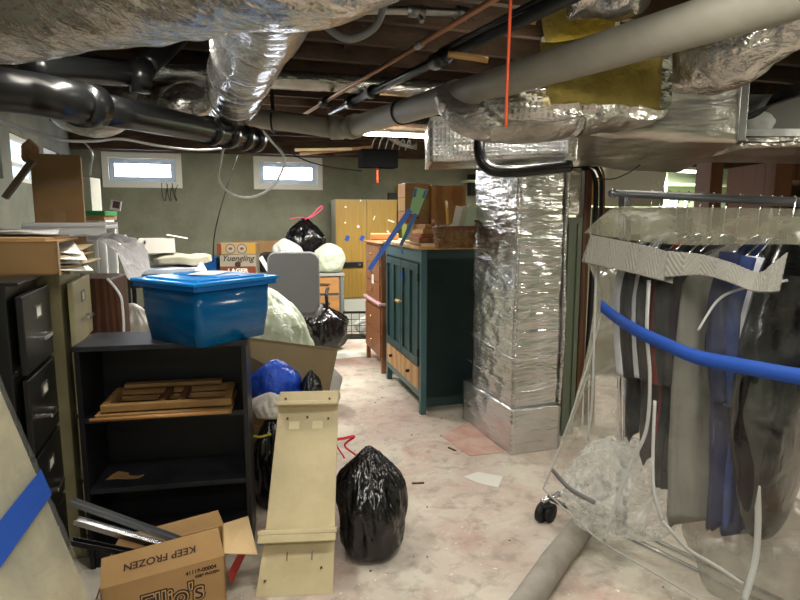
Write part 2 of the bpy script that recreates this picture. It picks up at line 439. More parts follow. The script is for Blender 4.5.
def span_back(x0, x1, y0, y1):
    A, B = on_back(x0, y0), on_back(x1, y1)
    return (A - C0).dot(E1), (B - C0).dot(E1), B.z, A.z
w1 = span_back(108, 176, 157, 181.0); w2 = span_back(259, 317, 163, 185.5)
# same sill and head height for both windows
zl, zh = (w1[2] + w2[2]) / 2, (w1[3] + w2[3]) / 2
w1 = (w1[0], w1[1], zl, zh); w2 = (w2[0], w2[1], zl, zh)
wall_with_holes('wall_back', C0, E1, E2, 11.4, H + .25, [w1, w2], M_wall)
def hopper_window(name, w):
    s0, s1, z0, z1 = w; c = C0 + E1 * (s0 + s1) / 2; cz = (z0 + z1) / 2; W, Hh = s1 - s0, z1 - z0
    def at(s, dpt, z): return C0 + E1 * s + E2 * dpt + Vector((0, 0, z))
    mb = MB(); t = .075
    for (sa, sb, za, zb) in ((s0 - t, s1 + t, z1, z1 + t), (s0 - t, s1 + t, z0 - t, z0), (s0 - t, s0, z0, z1), (s1, s1 + t, z0, z1)):
        mb.box(at((sa + sb) / 2, -.012, (za + zb) / 2), (sb - sa, .024, zb - za), rz=ANG)
    root = struct(mb.build(name, M_whitepaint, bevel=.003, org=False))
    f = MB(); u = .06
    for (sa, sb, za, zb) in ((s0, s1, z1 - u, z1), (s0, s1, z0, z0 + u), (s0, s0 + u, z0 + u, z1 - u), (s1 - u, s1, z0 + u, z1 - u)):
        f.box(at((sa + sb) / 2, .045, (za + zb) / 2), (sb - sa, .05, zb - za), rz=ANG)
    f.build('sash', mat('white_vinyl', (190, 205, 222), .35), root)
    MB().box(at((s0 + s1) / 2, .06, cz), (W - 2 * u, .01, Hh - 2 * u), rz=ANG).build('pane', M_winpane, root)
    l = MB()
    for k in (.25, .75): l.box(at(s0 + W * k, .012, z1 - .035), (.05, .02, .018), rz=ANG)
    l.build('latch', M_white, root)
    return root
hopper_window('window_1', w1); hopper_window('window_2', w2)
def span_left(x0, x1, yt, yb):
    A, B = on_left(x0, yt), on_left(x1, yb)
    return (C0 - A).dot(E2), (C0 - B).dot(E2), B.z, A.z
v1 = span_left(9, 37, 131, 185); v2 = span_left(42.5, 61, 139, 180); v3 = span_left(-12, 4, 121, 185)
zt = v1[3]; zb_ = v1[2] + .0
holes = [(v[1], v[0], zb_, zt) for v in (v1, v2, v3)]
wall_with_holes('wall_left', C0, -E2, -E1, 10.5, H + .25, sorted(holes), M_wallL)
for k, (s0, s1, z0, z1) in enumerate(sorted(holes)):
    def at(s, dpt, z): return C0 - E2 * s - E1 * dpt + Vector((0, 0, z))
    rzl = math.atan2(-E2.y, -E2.x); mb = MB(); u = .045
    for (sa, sb, za, zb) in ((s0, s1, z1 - u, z1), (s0, s1, z0, z0 + u), (s0, s0 + u, z0, z1), (s1 - u, s1, z0, z1)):
        mb.box(at((sa + sb) / 2, .05, (za + zb) / 2), (sb - sa, .05, zb - za), rz=rzl)
    r = struct(mb.build('window_%d' % (k + 3), M_whitepaint, org=False))
    MB().box(at((s0 + s1) / 2, .06, (z0 + z1) / 2), (s1 - s0 - .02, .012, z1 - z0 - .02), rz=rzl).build('pane', mat('daylit_side_pane', (200, 216, 232), .4, emit=(190, 212, 240), estr=1.0), r)
    MB().box(at((s0 + s1) / 2, .04, z0 + (z1 - z0) * .38), (s1 - s0, .03, .03), rz=rzl).build('glazing_bar', M_whitepaint, r)
struct(MB().box(room(11.3, 5.2, (H + .25) / 2), (.2, 10.8, H + .25), rz=ANG).build('wall_right', M_wallP, org=False))
struct(MB().box(room(5.6, 10.4, (H + .25) / 2), (11.6, .2, H + .25), rz=ANG).build('wall_front', M_wallP, org=False))
struct(MB().box(room(5.5, .09, H - .06), (11, .16, .22), rz=ANG).build('trim_1', M_joist, org=False))
# right part of the back wall, its lamplight put into a paler green colour
struct(MB().box(room(8.7, .012, 1.2), (4.9, .02, 2.3), rz=ANG).build('wall_back_lamplit', M_wallP, org=False))

# ------------------------------------------------------------------ camera, lights
cam = bpy.data.cameras.new('camera'); cam.lens_unit = 'MILLIMETERS'; cam.sensor_width = 36; cam.lens = F / 800 * 36
co = bpy.data.objects.new('camera', cam); COL.objects.link(co); co.location = (0, 0, CAMZ)
co.rotation_euler = (PI / 2 - PITCH, 0, 0); SC.camera = co; cam.clip_start = .05
def lamp(name, loc, size, power, rz=ANG, col=(1, .95, .86)):
    l = bpy.data.lights.new(name, 'AREA'); l.shape = 'RECTANGLE'; l.size = size[0]; l.size_y = size[1]; l.energy = power; l.color = col
    o = bpy.data.objects.new(name, l); COL.objects.link(o); o.location = loc; o.rotation_euler = (0, 0, rz); return o
def batten(loc, rz, label, power, L_=1.2, col=(1, .95, .86)):  # builds the visible strip lights and the added, unseen fill lights
    t = thing('ceiling_or_fill_strip_light', label, 'light fixture', loc, rz, None)
    MB().box((0, 0, .055), (L_, .12, .05)).build('housing', M_whitepaint, t, bevel=.006)
    for s in (-1, 1):
        MB().box((s * (L_ / 2 - .01), 0, .02), (.02, .1, .04)).build('lamp_holder', M_white, t)
        MB().cyl((-L_ / 2 + .02, s * .03, .012), (L_ / 2 - .02, s * .03, .012), .013).build('tube', M_tube, t)
    o = lamp('strip_light_glow', (0, 0, -.01), (L_, .1), power, 0, col); o.parent = t
    return t
batten((0.05, 6.1, 2.265), ANG, 'lit strip light under the joists past the grey pipe', 72)
batten((-1.52, 5.55, H - .07), ANG + PI / 2, 'added fill light, unseen under the joists behind the black drain pipe', 48)  # added unseen lamp to brighten the back wall by the windows
batten((3.5, 2.6, H - .1), ANG, 'added fill light, unseen under the joists at the far side of the clothes rack', 40, 1.2, (1, .96, .80))  # added out-of-view lamp for the column's right face and nearby ducts
batten((4.05, 9.2, 2.14), ANG, 'lit strip light hanging low near the pale green back wall', 110, 1.3, (1, 1, .86))
batten((-1.0, 2.25, H - .1), ANG + PI / 2, 'added short fill light, unseen above the foil trunk duct', 13, .55)  # added unseen lamp, lights the shelves, bookcase top and tub lid
batten((.88, 3.12, H - .1), ANG + PI / 2, 'added short fill light, unseen above the grey pipe behind the yellow batts', 17, .5)  # added unseen lamp, brightens the column and the fronts on the teal cabinet
batten((.25, .95, H - .1), ANG, 'added fill light, unseen under the joists above the near end of the aisle', 26)  # added out-of-view lamp over the camera to fill the foreground
batten((-.1, -.7, H - .1), ANG, 'added fill light, unseen under the joists farthest from the back wall', 17)  # added lamp behind the camera, lifts the foreground brightness
W = bpy.data.worlds.new('world'); SC.world = W; W.use_nodes = True
W.node_tree.nodes['Background'].inputs[0].default_value = (.6, .7, .8, 1); W.node_tree.nodes['Background'].inputs[1].default_value = .3
SC.view_settings.view_transform = 'Standard'; SC.view_settings.look = 'None'; SC.view_settings.exposure = .5; SC.view_settings.gamma = 1
SC.view_settings.use_curve_mapping = False

# ================================================================== LEFT SIDE
def tagm(o, label, cat, group=None, kind=None): return props(o, label, cat, group, kind)
def frame_at(P, ang): return (P[0], P[1], P[2]), ang

# ---- file cabinets standing along the left wall, drawer fronts facing right (+x local = out of the fronts)
def filing_cabinet(name, label, near, width, depth, z, ndraw, m, mfr, open_top=False, front_draw=None, lab_plate=True):
    # local: x = E1 (front faces +x), y = E2 ; origin at near corner of the front
    t = thing(name, label, 'filing cabinet', (near[0], near[1], 0), ANG)
    b = MB(); b.box((-depth / 2 - .02, width / 2, z / 2 + .01), (depth - .04, width, z - .02)); b.box((-depth / 2, width / 2, z - .006), (depth, width, .012)); b.box((-depth/2, width/2, .03), (depth-.03, width-.03, .06))
    b.build('body', m, t, bevel=.004)
    dh = (z - .1) / ndraw
    for k in range(ndraw):
        zc = .06 + dh * (k + .5)
        ob = .0 + (front_draw or {}).get(k, 0)
        d = MB().box((-.008 + ob, width / 2, zc), (.022, width - .03, dh - .018)).build('drawer', mfr, t, bevel=.004)
        if ob: MB().box((ob / 2 - .02, width / 2, zc - .02), (ob, width - .06, dh - .06)).build('drawer_box', m, d)
        h = MB(); h.box((ob + .030, width / 2, zc - dh * .12), (.010, .11, .016))
        for s in (-1, 1): h.box((ob + .016, width / 2 + s * .045, zc - dh * .12), (.03, .012, .014))
        h.build('handle', M_chrome, d, bevel=.002)
        l = MB(); y0 = width / 2; z0 = zc + dh * .2
        for dz in (-.02, .02): l.box((ob + .005, y0, z0 + dz), (.006, .075, .006))
        for dy in (-.037, .037): l.box((ob + .005, y0 + dy, z0), (.006, .006, .045))
        l.build('label_holder', M_steel, d)
        MB().box((ob + .004, y0, z0), (.003, .066, .034)).build('label_card', M_paper, d)
    return t
FBLK = atY(18, 283, 2.0)
filing_cabinet('filing_cabinet', 'black steel four-drawer filing cabinet in the left foreground', FBLK, .42, .55, 1.275, 4, M_blackmet, mat('grey_black_drawer', (30, 30, 30), .4, col2=(22, 22, 23)), front_draw={2: .0})
FCRM = atY(70, 272, 2.46)
filing_cabinet('filing_cabinet', 'cream steel four-drawer filing cabinet between the black one and the brown cabinet', FCRM, .44, .55, 1.27, 4, mat('olive_cream_enamel', (150, 142, 108), .45, col2=(130, 124, 92)), M_creammet)
# dark brown cabinet with a wavy white-edged side, third in the row
tb = thing('brown_cabinet', 'dark brown cabinet with a wavy white edge behind the cream filing cabinet', 'cabinet', (-1.74, 2.99, 0), ANG * .5)
pts = []
for k in range(25):
    z = 1.18 * k / 24; pts.append((.30 + .018 * math.sin(z * 7 + 1) + (.02 if z < .5 else 0) - .05 * max(0, z - 1.1) / .08, 0, z))
out = [(-.25, 0, 0)] + pts + [(-.25, 0, 1.19)]
MB().poly(out, (0, .02, 0)).build('side_panel', M_dkbrown, tb)
MB().box((.0, .22, .59), (.48, .4, 1.16)).build('body', M_dkbrown, tb, bevel=.01)
MB().tube([(p[0] + .004, .0, p[2]) for p in pts], .007, n=8, sm=2).build('edge_band', M_white, tb, smooth=True)
lp = MB().box((.07, -.006, 1.07), (.075, .01, .1)).build('label_plate', M_steel, tb, bevel=.002)
MB().box((.07, -.013, 1.07), (.045, .004, .07)).build('label_card', M_paper, lp)

# ---- flat long carton on the filing cabinets, open right end
cb = atY(60, 272, 2.26); cz = 1.275
tc_ = thing('flat_carton', 'long flat brown carton of papers lying on the filing cabinets', 'box', (cb.x, cb.y, cz), ANG)
mb = MB(); Wd, Lg, Hh = .72, .62, .125
mb.box((-Wd / 2, Lg / 2, .004), (Wd, Lg, .006)); mb.box((-Wd / 2, Lg * .33, Hh), (Wd, Lg * .66, .006))
mb.box((-Wd / 2, .003, Hh / 2), (Wd, .006, Hh)); mb.box((-Wd / 2, Lg - .003, Hh / 2), (Wd, .006, Hh))
mb.build('carton', M_card2, tc_)
MB().box((-Wd / 2 - .02, .25, Hh + .014), (Wd - .05, .45, .012), ry=.02).build('flap', M_card, tc_)
mb = MB(); mb.bar((.0, .0, .0), (0, .0, Hh), .004, .012); mb.box((-.03, .003, Hh * .6), (.07, .004, .03)); mb.build('torn_edge', M_tan, tc_)
for k in range(7):
    cc = [M_paper, M_tan, M_paper, M_card, M_paper, M_tan, M_paper][k]
    o = cloth(MB(), bil((-.35 + .02 * k, .05 + .02 * k, .012 + .015 * k), ((.11, .02, .05, -.02, .09, .0, .06)[k], .03 + .05 * ((k * 5) % 4), .012 + .009 * k), ((.02, .08, -.03, .06, .0, .05, -.02)[k], .42 + .03 * (k % 3), .012 + .016 * k), (-.35, .5, .012 + .014 * k)), 10, 8, .004, 5, k).xform(lambda v: WM[tc_] @ v).build('loose_paper', cc, solid=.003)
    tagm(o, ['white paper sheet, lowest in the flat carton', 'tan card sheet sticking out of the flat carton', 'white sheet curling in the flat carton above the tan card', 'brown card insert in the middle of the flat carton',
             'white folded paper above the brown insert in the flat carton', 'tan folder near the top inside the flat carton', 'white sheet lying topmost inside the flat carton'][k], 'paper')
# folded foam sheet and bubble wrap over the carton
a_, b_, c_, d_ = Vector((-1.75, 2.05, 1.435)), Vector((-1.42, 2.35, 1.44)), Vector((-1.55, 3.0, 1.40)), Vector((-2.3, 2.75, 1.43))
# ---- black bookcase
BL = atZ(73, 347, .972); BR = atZ(245.5, 340.5, .972)
bd = (BR - BL); bw = bd.length; bang = math.atan2(bd.y, bd.x); BD = .30; bh = .972
tk = thing('bookcase', 'black open-shelf bookcase carrying the blue storage tub', 'bookcase', (BL.x, BL.y, 0), bang)
MB().box((bw / 2, BD / 2, bh - .011), (bw + .012, BD + .01, .022)).build('top_panel', M_dust, tk, bevel=.002)
for x in (.01, bw - .01): MB().box((x, BD / 2, bh / 2 - .01), (.02, BD, bh - .022)).build('side_panel', M_blackwood, tk, bevel=.001)
MB().box((bw / 2, BD - .004, bh / 2), (bw - .04, .006, bh - .03)).build('back_panel', M_blackwood, tk)
for z in (.655, .345, .06): MB().box((bw / 2, BD / 2 - .005, z), (bw - .042, BD - .02, .02)).build('shelf', M_dust if z < .6 else M_blackwood, tk, bevel=.001)
MB().box((bw / 2, .02, .025), (bw - .042, .015, .05)).build('kick_board', M_blackwood, tk)
BW = WM[tk]
def bk(x, y, z): return BW @ Vector((x, y, z))
# canvas stretcher frame and small easel on the upper shelf
zf = .666
def wood_frame(name, label, P0, rz, w, d, thick, bars, m, tilt=0, bw_=.03):
    t = thing(name, label, 'frame', P0, rz)
    for (c, s) in (((w / 2, bw_ / 2, thick / 2), (w, bw_, thick)), ((w / 2, d - bw_ / 2, thick / 2), (w, bw_, thick)), ((bw_ / 2, d / 2, thick / 2), (bw_, d - 2 * bw_, thick)), ((w - bw_ / 2, d / 2, thick / 2), (bw_, d - 2 * bw_, thick))):
        MB().box(c, s).build('rail', m, t, bevel=.003)
    for k in bars: MB().box((w * k, d / 2, thick / 2 + .004), (.028, d - .02, thick * .6)).build('crossbar', M_dkbrown, t, bevel=.002)
    return t
M_fr = mat('aged_frame_wood', (146, 112, 66), .5, col2=(122, 90, 50), nscale=4, stretch=(1, 5, 5))
wood_frame('stretcher_frame', 'aged wooden stretcher frame lying lowest on the bookcase shelf', bk(.07, -.03, zf), bang - .02, .54, .29, .024, (.4,), M_fr)
wood_frame('stretcher_frame', 'honey wood frame with dark crossbars stacked on the lowest frame', bk(.09, -.02, zf + .030), bang + .01, .52, .27, .03, (.45, .6), M_fr)
f3 = wood_frame('picture_frame', 'narrow honey wood frame lying at the back of the shelf', bk(.13, .20, zf + .066), bang, .42, .05, .018, (), M_fr)
o = MB().cyl(bk(.055, -.045, zf + .009), bk(.60, -.036, zf + .009), .008).build('wooden_dowel', M_pine2, smooth=True); tagm(o, 'thin wooden dowel lying along the front edge of the frame shelf', 'dowel')
o = cloth(MB(), bil(bk(.06, .09, .357), bk(.2, .07, .357), bk(.21, .15, .357), bk(.09, .17, .357)), 8, 6, .006, 8).build('paper_scrap', M_card2, solid=.002); tagm(o, 'brown paper scrap on the lower bookcase shelf', 'paper')

# ---- blue tub
tp = Vector((-.79, 2.30, 0)); zt0 = bh + .003; rz = math.radians(55)
tt = thing('storage_tub', 'translucent blue plastic storage tub with lid on the bookcase', 'tub', (tp.x, tp.y, zt0), rz)
M_tub = mat('blue_translucent_plastic', (2, 104, 172), .16, spec=.6, alpha=.72)
Wt, Dt, Ht = .41, .41, .235
def tubshell(inset_b, z0, z1, th):
    mb = MB()
    def ring(i, z):
        r = .03; pts = []
        x0, x1, y0, y1 = i, Wt - i, i, Dt - i
        for (cx, cy, s) in ((x1 - r, y1 - r, 0), (x0 + r, y1 - r, 1), (x0 + r, y0 + r, 2), (x1 - r, y0 + r, 3)):
            for k in range(5): a = (s + k / 4) * PI / 2; pts.append((cx + r * math.cos(a), cy + r * math.sin(a), z))
        return [mb.bm.verts.new(p) for p in pts]
    rs = [ring(inset_b, z0), ring(inset_b * .55, z0 + (z1 - z0) * .45), ring(inset_b * .5, z0 + (z1 - z0) * .47), ring(.012, z1)]
    for a, b in zip(rs, rs[1:]):
        for i in range(20): mb.bm.faces.new((a[i], a[(i + 1) % 20], b[(i + 1) % 20], b[i]))
    mb.bm.faces.new(rs[0][::-1]); return mb
tubshell(.03, 0, Ht, .003).build('body', M_tub, tt, smooth=True, solid=.003)
mb = MB()
for (c, s) in (((Wt / 2, 0.004, 0), (Wt + .02, .02, .022)), ((Wt / 2, Dt - .004, 0), (Wt + .02, .02, .022)), ((.004, Dt / 2, 0), (.02, Dt + .02, .022)), ((Wt - .004, Dt / 2, 0), (.02, Dt + .02, .022))): mb.box((c[0], c[1], Ht + .002), s)
mb.build('rim', mat('blue_plastic_rim', (6, 100, 180), .25), tt, bevel=.005)
mb = MB(); mb.box((Wt / 2, Dt / 2, Ht + .02), (Wt + .03, Dt + .03, .014)); mb.box((Wt / 2, Dt / 2, Ht + .029), (Wt - .06, Dt - .06, .01)); mb.box((Wt/2, Dt/2, Ht+.035), (.12, .3, .008))
mb.build('lid', mat('blue_plastic_lid', (22, 134, 214), .2, spec=.6), tt, bevel=.005)
o = MB().box((Wt / 2 + .02, Dt / 2, Ht + .041), (.17, .12, .002), rz=.5).xform(lambda v: WM[tt] @ v).build('paper_note', M_paper); tagm(o, 'white paper note on the blue tub lid', 'paper')
mb = MB(); cloth(mb, lambda u, v: (.075 + .25 * u, .07, .02 + .17 * v), 12, 10, .02, 8); mb2 = MB(); mb2.sph((.2, .2, .1), .13, (1.02, 1.02, .68), 4)
mb2.xform(lambda v: WM[tt] @ (v + Vector((0, 0, 0)) + Vector([.015 * noise.noise(v * 20 + Vector((k, 0, 0))) for k in range(3)])))
o = mb2.build('folded_dark_cloth', mat('navy_cloth', (20, 30, 56), .8), smooth=True); tagm(o, 'dark folded cloth seen inside the blue tub', 'cloth')
o = MB().box((.055, .23, .11), (.01, .16, .10)).xform(lambda v: WM[tt] @ v).build('paper_packet', M_paper, bevel=.004); tagm(o, 'pale paper packet pressed against the inside of the blue tub', 'paper')

# ---- leaning wrapped board in the foreground
foot = Vector((-.885, 1.70, 0)); top = Vector((-1.275, 1.70, 1.22)); dirn = Vector((.20, -.98, 0)) * 1.05
M_board = mat('cream_wrapped_board', (182, 174, 146), .3, col2=(150, 146, 126), nscale=4, bump=.5, bscale=5, distort=2, coat=.4)
nrm = (top - foot).cross(dirn).normalized()
t = thing('wrapped_board', 'cream board wrapped in plastic leaning on the black filing cabinet', 'board')
MB().poly([foot, top, top + dirn, foot + dirn], nrm * .03).build('board', M_board, t, bevel=.004)
if nrm.x < 0: nrm = -nrm
FL = film('board_film', haze=.12, bump=.35, bscale=4, rough=.25, gloss=.6)
cloth(MB(), bil(foot + nrm * .04, top + nrm * .04, top + dirn + nrm * .04, foot + dirn + nrm * .04), 50, 40, .006, 7).build('plastic_wrap', FL, t, smooth=True)
s0, s1 = .535, .60
pa, pb = foot.lerp(top, s0), foot.lerp(top, s1)
MB().poly([pa + nrm * .046, pb + nrm * .046, pb + dirn + nrm * .046 - Vector((-.02, 0, .04)), pa + dirn + nrm * .046 - Vector((-.02, 0, .04))], nrm * .001).build('masking_tape', M_tape, t)
o = MB(); bag_mesh(o, foot + dirn * .42 + Vector((.12, 0, 0)), .05, .10, .42, 4, wr=.2, sub=4); o = o.build('pink_plastic_bundle', mat('pink_plastic', (196, 130, 118), .4, bump=.5, bscale=14), smooth=True); tagm(o, 'pink plastic bundle standing at the foot of the wrapped board', 'bundle')

# ---- printed carton with metal rails in the foreground
fl = atY(100, 590, 1.98); fr_ = atY(219, 556, 2.10)
zb = (fl.z + fr_.z) / 2; bx = Vector((fr_.x - fl.x, fr_.y - fl.y, 0)); wB = bx.length + .02; angB = math.atan2(bx.y, bx.x)
tilt = math.atan2(fr_.z - fl.z, bx.length)
hB = zb - .0; dB = .24
tbx = thing('food_carton', 'open brown food carton printed KEEP FROZEN holding metal rails', 'box', (fl.x, fl.y, 0), angB)
def bxt(x): return hB + (x - wB / 2) * math.tan(tilt) * .9
mb = MB(); th = .005
mb.poly([(0, 0, 0), (wB, 0, 0), (wB, 0, bxt(wB)), (0, 0, bxt(0))], (0, th, 0))
mb.poly([(0, dB, 0), (wB, dB, 0), (wB, dB, bxt(wB)), (0, dB, bxt(0))], (0, -th, 0))
mb.poly([(0, 0, 0), (0, dB, 0), (0, dB, bxt(0)), (0, 0, bxt(0))], (th, 0, 0))
mb.poly([(wB, 0, 0), (wB, dB, 0), (wB, dB, bxt(wB)), (wB, 0, bxt(wB))], (-th, 0, 0))
mb.box((wB / 2, dB / 2, .004), (wB, dB, .006)); mb.build('carton', M_card, tbx)
# front flap leans up and back, its print upside down
fu = Vector((0, .06, .085)); A0 = Vector((0, 0, bxt(0))); B0 = Vector((wB, 0, bxt(wB)))
MB().poly([A0, B0, B0 + fu + Vector((-.02, 0, 0)), A0 + fu], Vector((0, .004, -.003))).build('front_flap', M_card, tbx)
C1 = Vector((wB, dB, bxt(wB))); so = Vector((.12, -.01, -.012))
MB().poly([B0 + Vector((0,.01,0)), C1, C1 + so + Vector((-.02, .03, .02)), B0 + so], Vector((0, 0, .004))).build('side_flap', mat('pale_card', (206, 178, 132), .85), tbx)
D0 = Vector((0, dB, bxt(0)))
MB().poly([D0, C1, C1 + Vector((-.02, .03, .05)), D0 + Vector((.03, .03, .05))], Vector((0, .004, 0))).build('back_flap', M_card, tbx)
MB().poly([A0 + Vector((0,.02,0)), D0, D0 + Vector((-.04, 0, -.11)), A0 + Vector((-.05, .02, -.12))], Vector((.004, 0, .001))).build('left_flap', M_card2, tbx)
rt = (B0 - A0).normalized()
lettering('printed_lettering', 'KEEP FROZEN', .034, M_ink, tbx, A0.lerp(B0, .47) + fu * .50, -rt, -fu, .002, bold=.0006, sx=1.2)
lettering('printed_lettering', '41118-00004', .021, M_ink, tbx, Vector((wB * .80, 0, bxt(wB * .8) - .032)), rt, (0, 0, 1), .0015, bold=.0006)
lettering('printed_lettering', 'KEEP FROZEN', .014, M_ink, tbx, Vector((wB * .85, 0, bxt(wB * .85) - .053)), rt, (0, 0, 1), .0015, bold=.0004)
lettering('printed_lettering', "Ellio's", .098, M_ink, tbx, Vector((wB * .56, 0, bxt(wB * .5) - .108)), rt, (0, 0, 1), .001, bold=.009)
lettering('printed_lettering', "Ellio's", .098, mat('card_print_fill', (190, 156, 108), .85), tbx, Vector((wB * .56, 0, bxt(wB * .5) - .108)), rt, (0, 0, 1), .0025, bold=.004)
lettering('printed_lettering', "Ellio's", .098, M_ink, tbx, Vector((wB * .56, 0, bxt(wB * .5) - .108)), rt, (0, 0, 1), .004, bold=.0)
WB = WM[tbx]
def wb(x, y, z): return WB @ Vector((x, y, z))
for k, (p, q, w, h, m, lb) in enumerate([((.26, .17, .22), (-.12, .21, .42), .03, .018, M_rail, 'grey metal rail highest in the food carton'), ((.24, .13, .21), (-.10, .17, .36), .032, .02, M_chrome, 'shiny metal rail in the middle of the food carton'),
                                     ((.22, .09, .19), (-.11, .13, .30), .025, .02, mat('dark_metal', (60, 60, 62), .35, .9), 'dark metal rail lowest in the food carton')]):
    P, Q = wb(*p), wb(*q)
    o = MB(); o.bar(P, Q, w, .003); o.bar(P + Vector((0, w / 2, .006)), Q + Vector((0, w / 2, .006)), .003, h); o.bar(P - Vector((0, w / 2, -.006)), Q - Vector((0, w / 2, -.006)), .003, h)
    o = o.build('metal_rail', m, bevel=.001); tagm(o, lb, 'metal rail', 'metal rails in the food carton')
o = MB().poly([wb(wB + .01, .06, .12), wb(wB + .07, .09, .21), wb(wB + .09, .10, .18), wb(wB + .02, .07, .06)], (0, .006, 0)).build('red_pamphlet', mat('red_card', (150, 40, 36), .6)); tagm(o, 'small red card sticking out beside the food carton', 'card')

# ---- cream painted wall shelf leaning upright in the foreground
pb0 = atZ(255, 598, 0); pb1 = atZ(333, 594, 0)
lo = (pb0 + pb1) / 2; wdt = (pb1 - pb0).length; axx = (pb1 - pb0).normalized()
hi = atY(309.5, 391, lo.y + .36)
upv = (hi - lo); Ln = upv.length; upn = upv.normalized(); axn = axx; fw = axn.cross(upn).normalized()
if fw.y > 0: fw = -fw
t = thing('painted_wall_shelf', 'cream painted wooden wall shelf leaning upright against the black bag', 'shelf', lo[:], 0)
def pl(x, s, d): return lo + axn * x + upn * s + fw * d
w0, w1_ = wdt * .5, wdt * .42
def tap(s): return w0 + (w1_ - w0) * s / Ln
outl = [pl(-w0, .0, 0), pl(w0, 0, 0), pl(tap(.2), .2, 0), pl(w1_, Ln * .92, 0), pl(w1_, Ln, 0), pl(-w1_, Ln, 0), pl(-w1_, Ln * .9, 0), pl(-tap(.2) * .93, .22, 0)]
MB().poly(outl, -fw * .02).build('back_board', M_cream, t, world=True, bevel=.003)
def ledge(s, half, dep, name, thick=.018):
    MB().poly([pl(-half, s, .001), pl(half, s, .001), pl(half, s, dep), pl(-half, s, dep)], upn * thick).build(name, M_cream, t, world=True, bevel=.004)
ledge(.235, w0 * 1.02, .085, 'lower_ledge'); ledge(Ln * .915, w1_ * 1.02, .07, 'upper_ledge')
MB().poly([pl(-w0 * 1.0, .235, .085), pl(w0 * 1.0, .235, .085), pl(w0, .205, .085), pl(-w0, .205, .085)], -fw * .014).build('ledge_lip', M_cream, t, world=True, bevel=.003)
for x in (-.055, .045): MB().poly([pl(x - .022, Ln * .80, .001), pl(x + .022, Ln * .80, .001), pl(x + .022, Ln * .84, .001), pl(x - .022, Ln * .84, .001)], fw * .001).build('label_patch', mat('pale_patch', (226, 214, 178), .6), t, world=True, label='paler rectangular patch')
for (x, s) in ((-.085, Ln * .855), (0, Ln * .86), (.09, Ln * .85), (.1, .1), (-.12, .06), (-.1, Ln * .96), (.09, Ln * .955)):
    MB().cyl(pl(x, s, -.002), pl(x, s, .012), .005, n=10).build('screw', mat('rusty_screw', (110, 70, 44), .6, .6), t, world=True)
for x in (-.04, .06): MB().cyl(pl(x, .13, .002), pl(x, .165, .012), .0022, n=8).build('nail', M_steel, t, world=True)

# ---- bags near the bookcase
def bag(name, label, cat, c, rx, ry, h, m, seed, group=None, **k):
    mb = MB(); bag_mesh(mb, c, rx, ry, h, seed, **k); o = mb.build(name, m, smooth=True); return tagm(o, label, cat, group)
t = thing('bin_bag', 'full black bin bag with a red tie beside the cream wall shelf', 'bag', (-.115, 2.52, 0), 0)
mb = MB(); bag_mesh(mb, (0, 0, 0), .155, .17, .47, 3, wr=.2, neck=.35, lean=(-.03, .06), sub=6); mb.build('sack', M_blackbag, t, smooth=True)
MB().tube([(-.08, .03, .44), (-.13, .02, .49), (-.085, .01, .535), (-.13, .0, .53), (-.17, .0, .515), (-.13, .0, .44)], .008, n=6, sm=5, ry=.5).build('red_tie', M_red, t, smooth=True)
bag('bin_bag', 'black bin bag squeezed between the bookcase and the cream wall shelf', 'bag', (-.655, 2.93, 0), .10, .085, .50, M_blackbag, 8, wr=.2)
bag('cloth_sack', 'white cloth sack with a yellow band on top of the black bag', 'sack', (-.655, 2.93, .485), .10, .08, .13, mat('white_cloth', (214, 208, 200), .9, bump=.4, bscale=20), 5, wr=.2)
o = MB().tube([atY(247, 433, 2.83), atY(258, 437, 2.81), atY(271, 434, 2.83)], .006, n=8, sm=5).build('yellow_band', mat('yellow_strap', (206, 190, 70), .6), smooth=True); tagm(o, 'yellow drawstring across the white cloth sack', 'drawstring')
bag('plastic_bag', 'bright blue plastic bag in the open carton behind the bookcase', 'bag', (-.68, 3.19, .42), .14, .13, .30, M_bluebag, 11, wr=.16, neck=.6)
bag('bin_bag', 'small black bag beside the blue bag in the open carton', 'bag', (-.49, 3.2, .40), .06, .1, .26, M_blackbag, 12, wr=.25)
# large carton behind
q0, q1 = atY(205, 332, 3.25), atY(338, 349, 3.45); q2 = Vector((atY(327, 392, 3.43).x, 3.43, 0))
t = thing('large_carton', 'large open carton of bags with a raised flap behind the bookcase', 'box', (-.675, 3.2, 0), 0)
xr = -.40
mb = MB(); mb.box((-.675, 3.36, .25), (.51, .008, .5)); mb.box((-.93, 3.2, .25), (.008, .33, .5)); mb.box((-.42, 3.2, .22), (.008, .33, .44)); mb.box((-.675, 3.035, .2), (.51, .008, .4)); mb.box((-.675, 3.2, .006), (.51, .33, .01))
mb.build('carton', M_card2, t, world=True)
MB().poly([Vector((-.93, 3.365, .48)), Vector((-.42, 3.365, .44)), q1, q0], (0, .008, 0)).build('raised_flap', mat('shaded_tan_flap', (120, 104, 76), .85, col2=(106, 92, 66), nscale=2), t, world=True)  # the flap's shade is put into its darker card colour

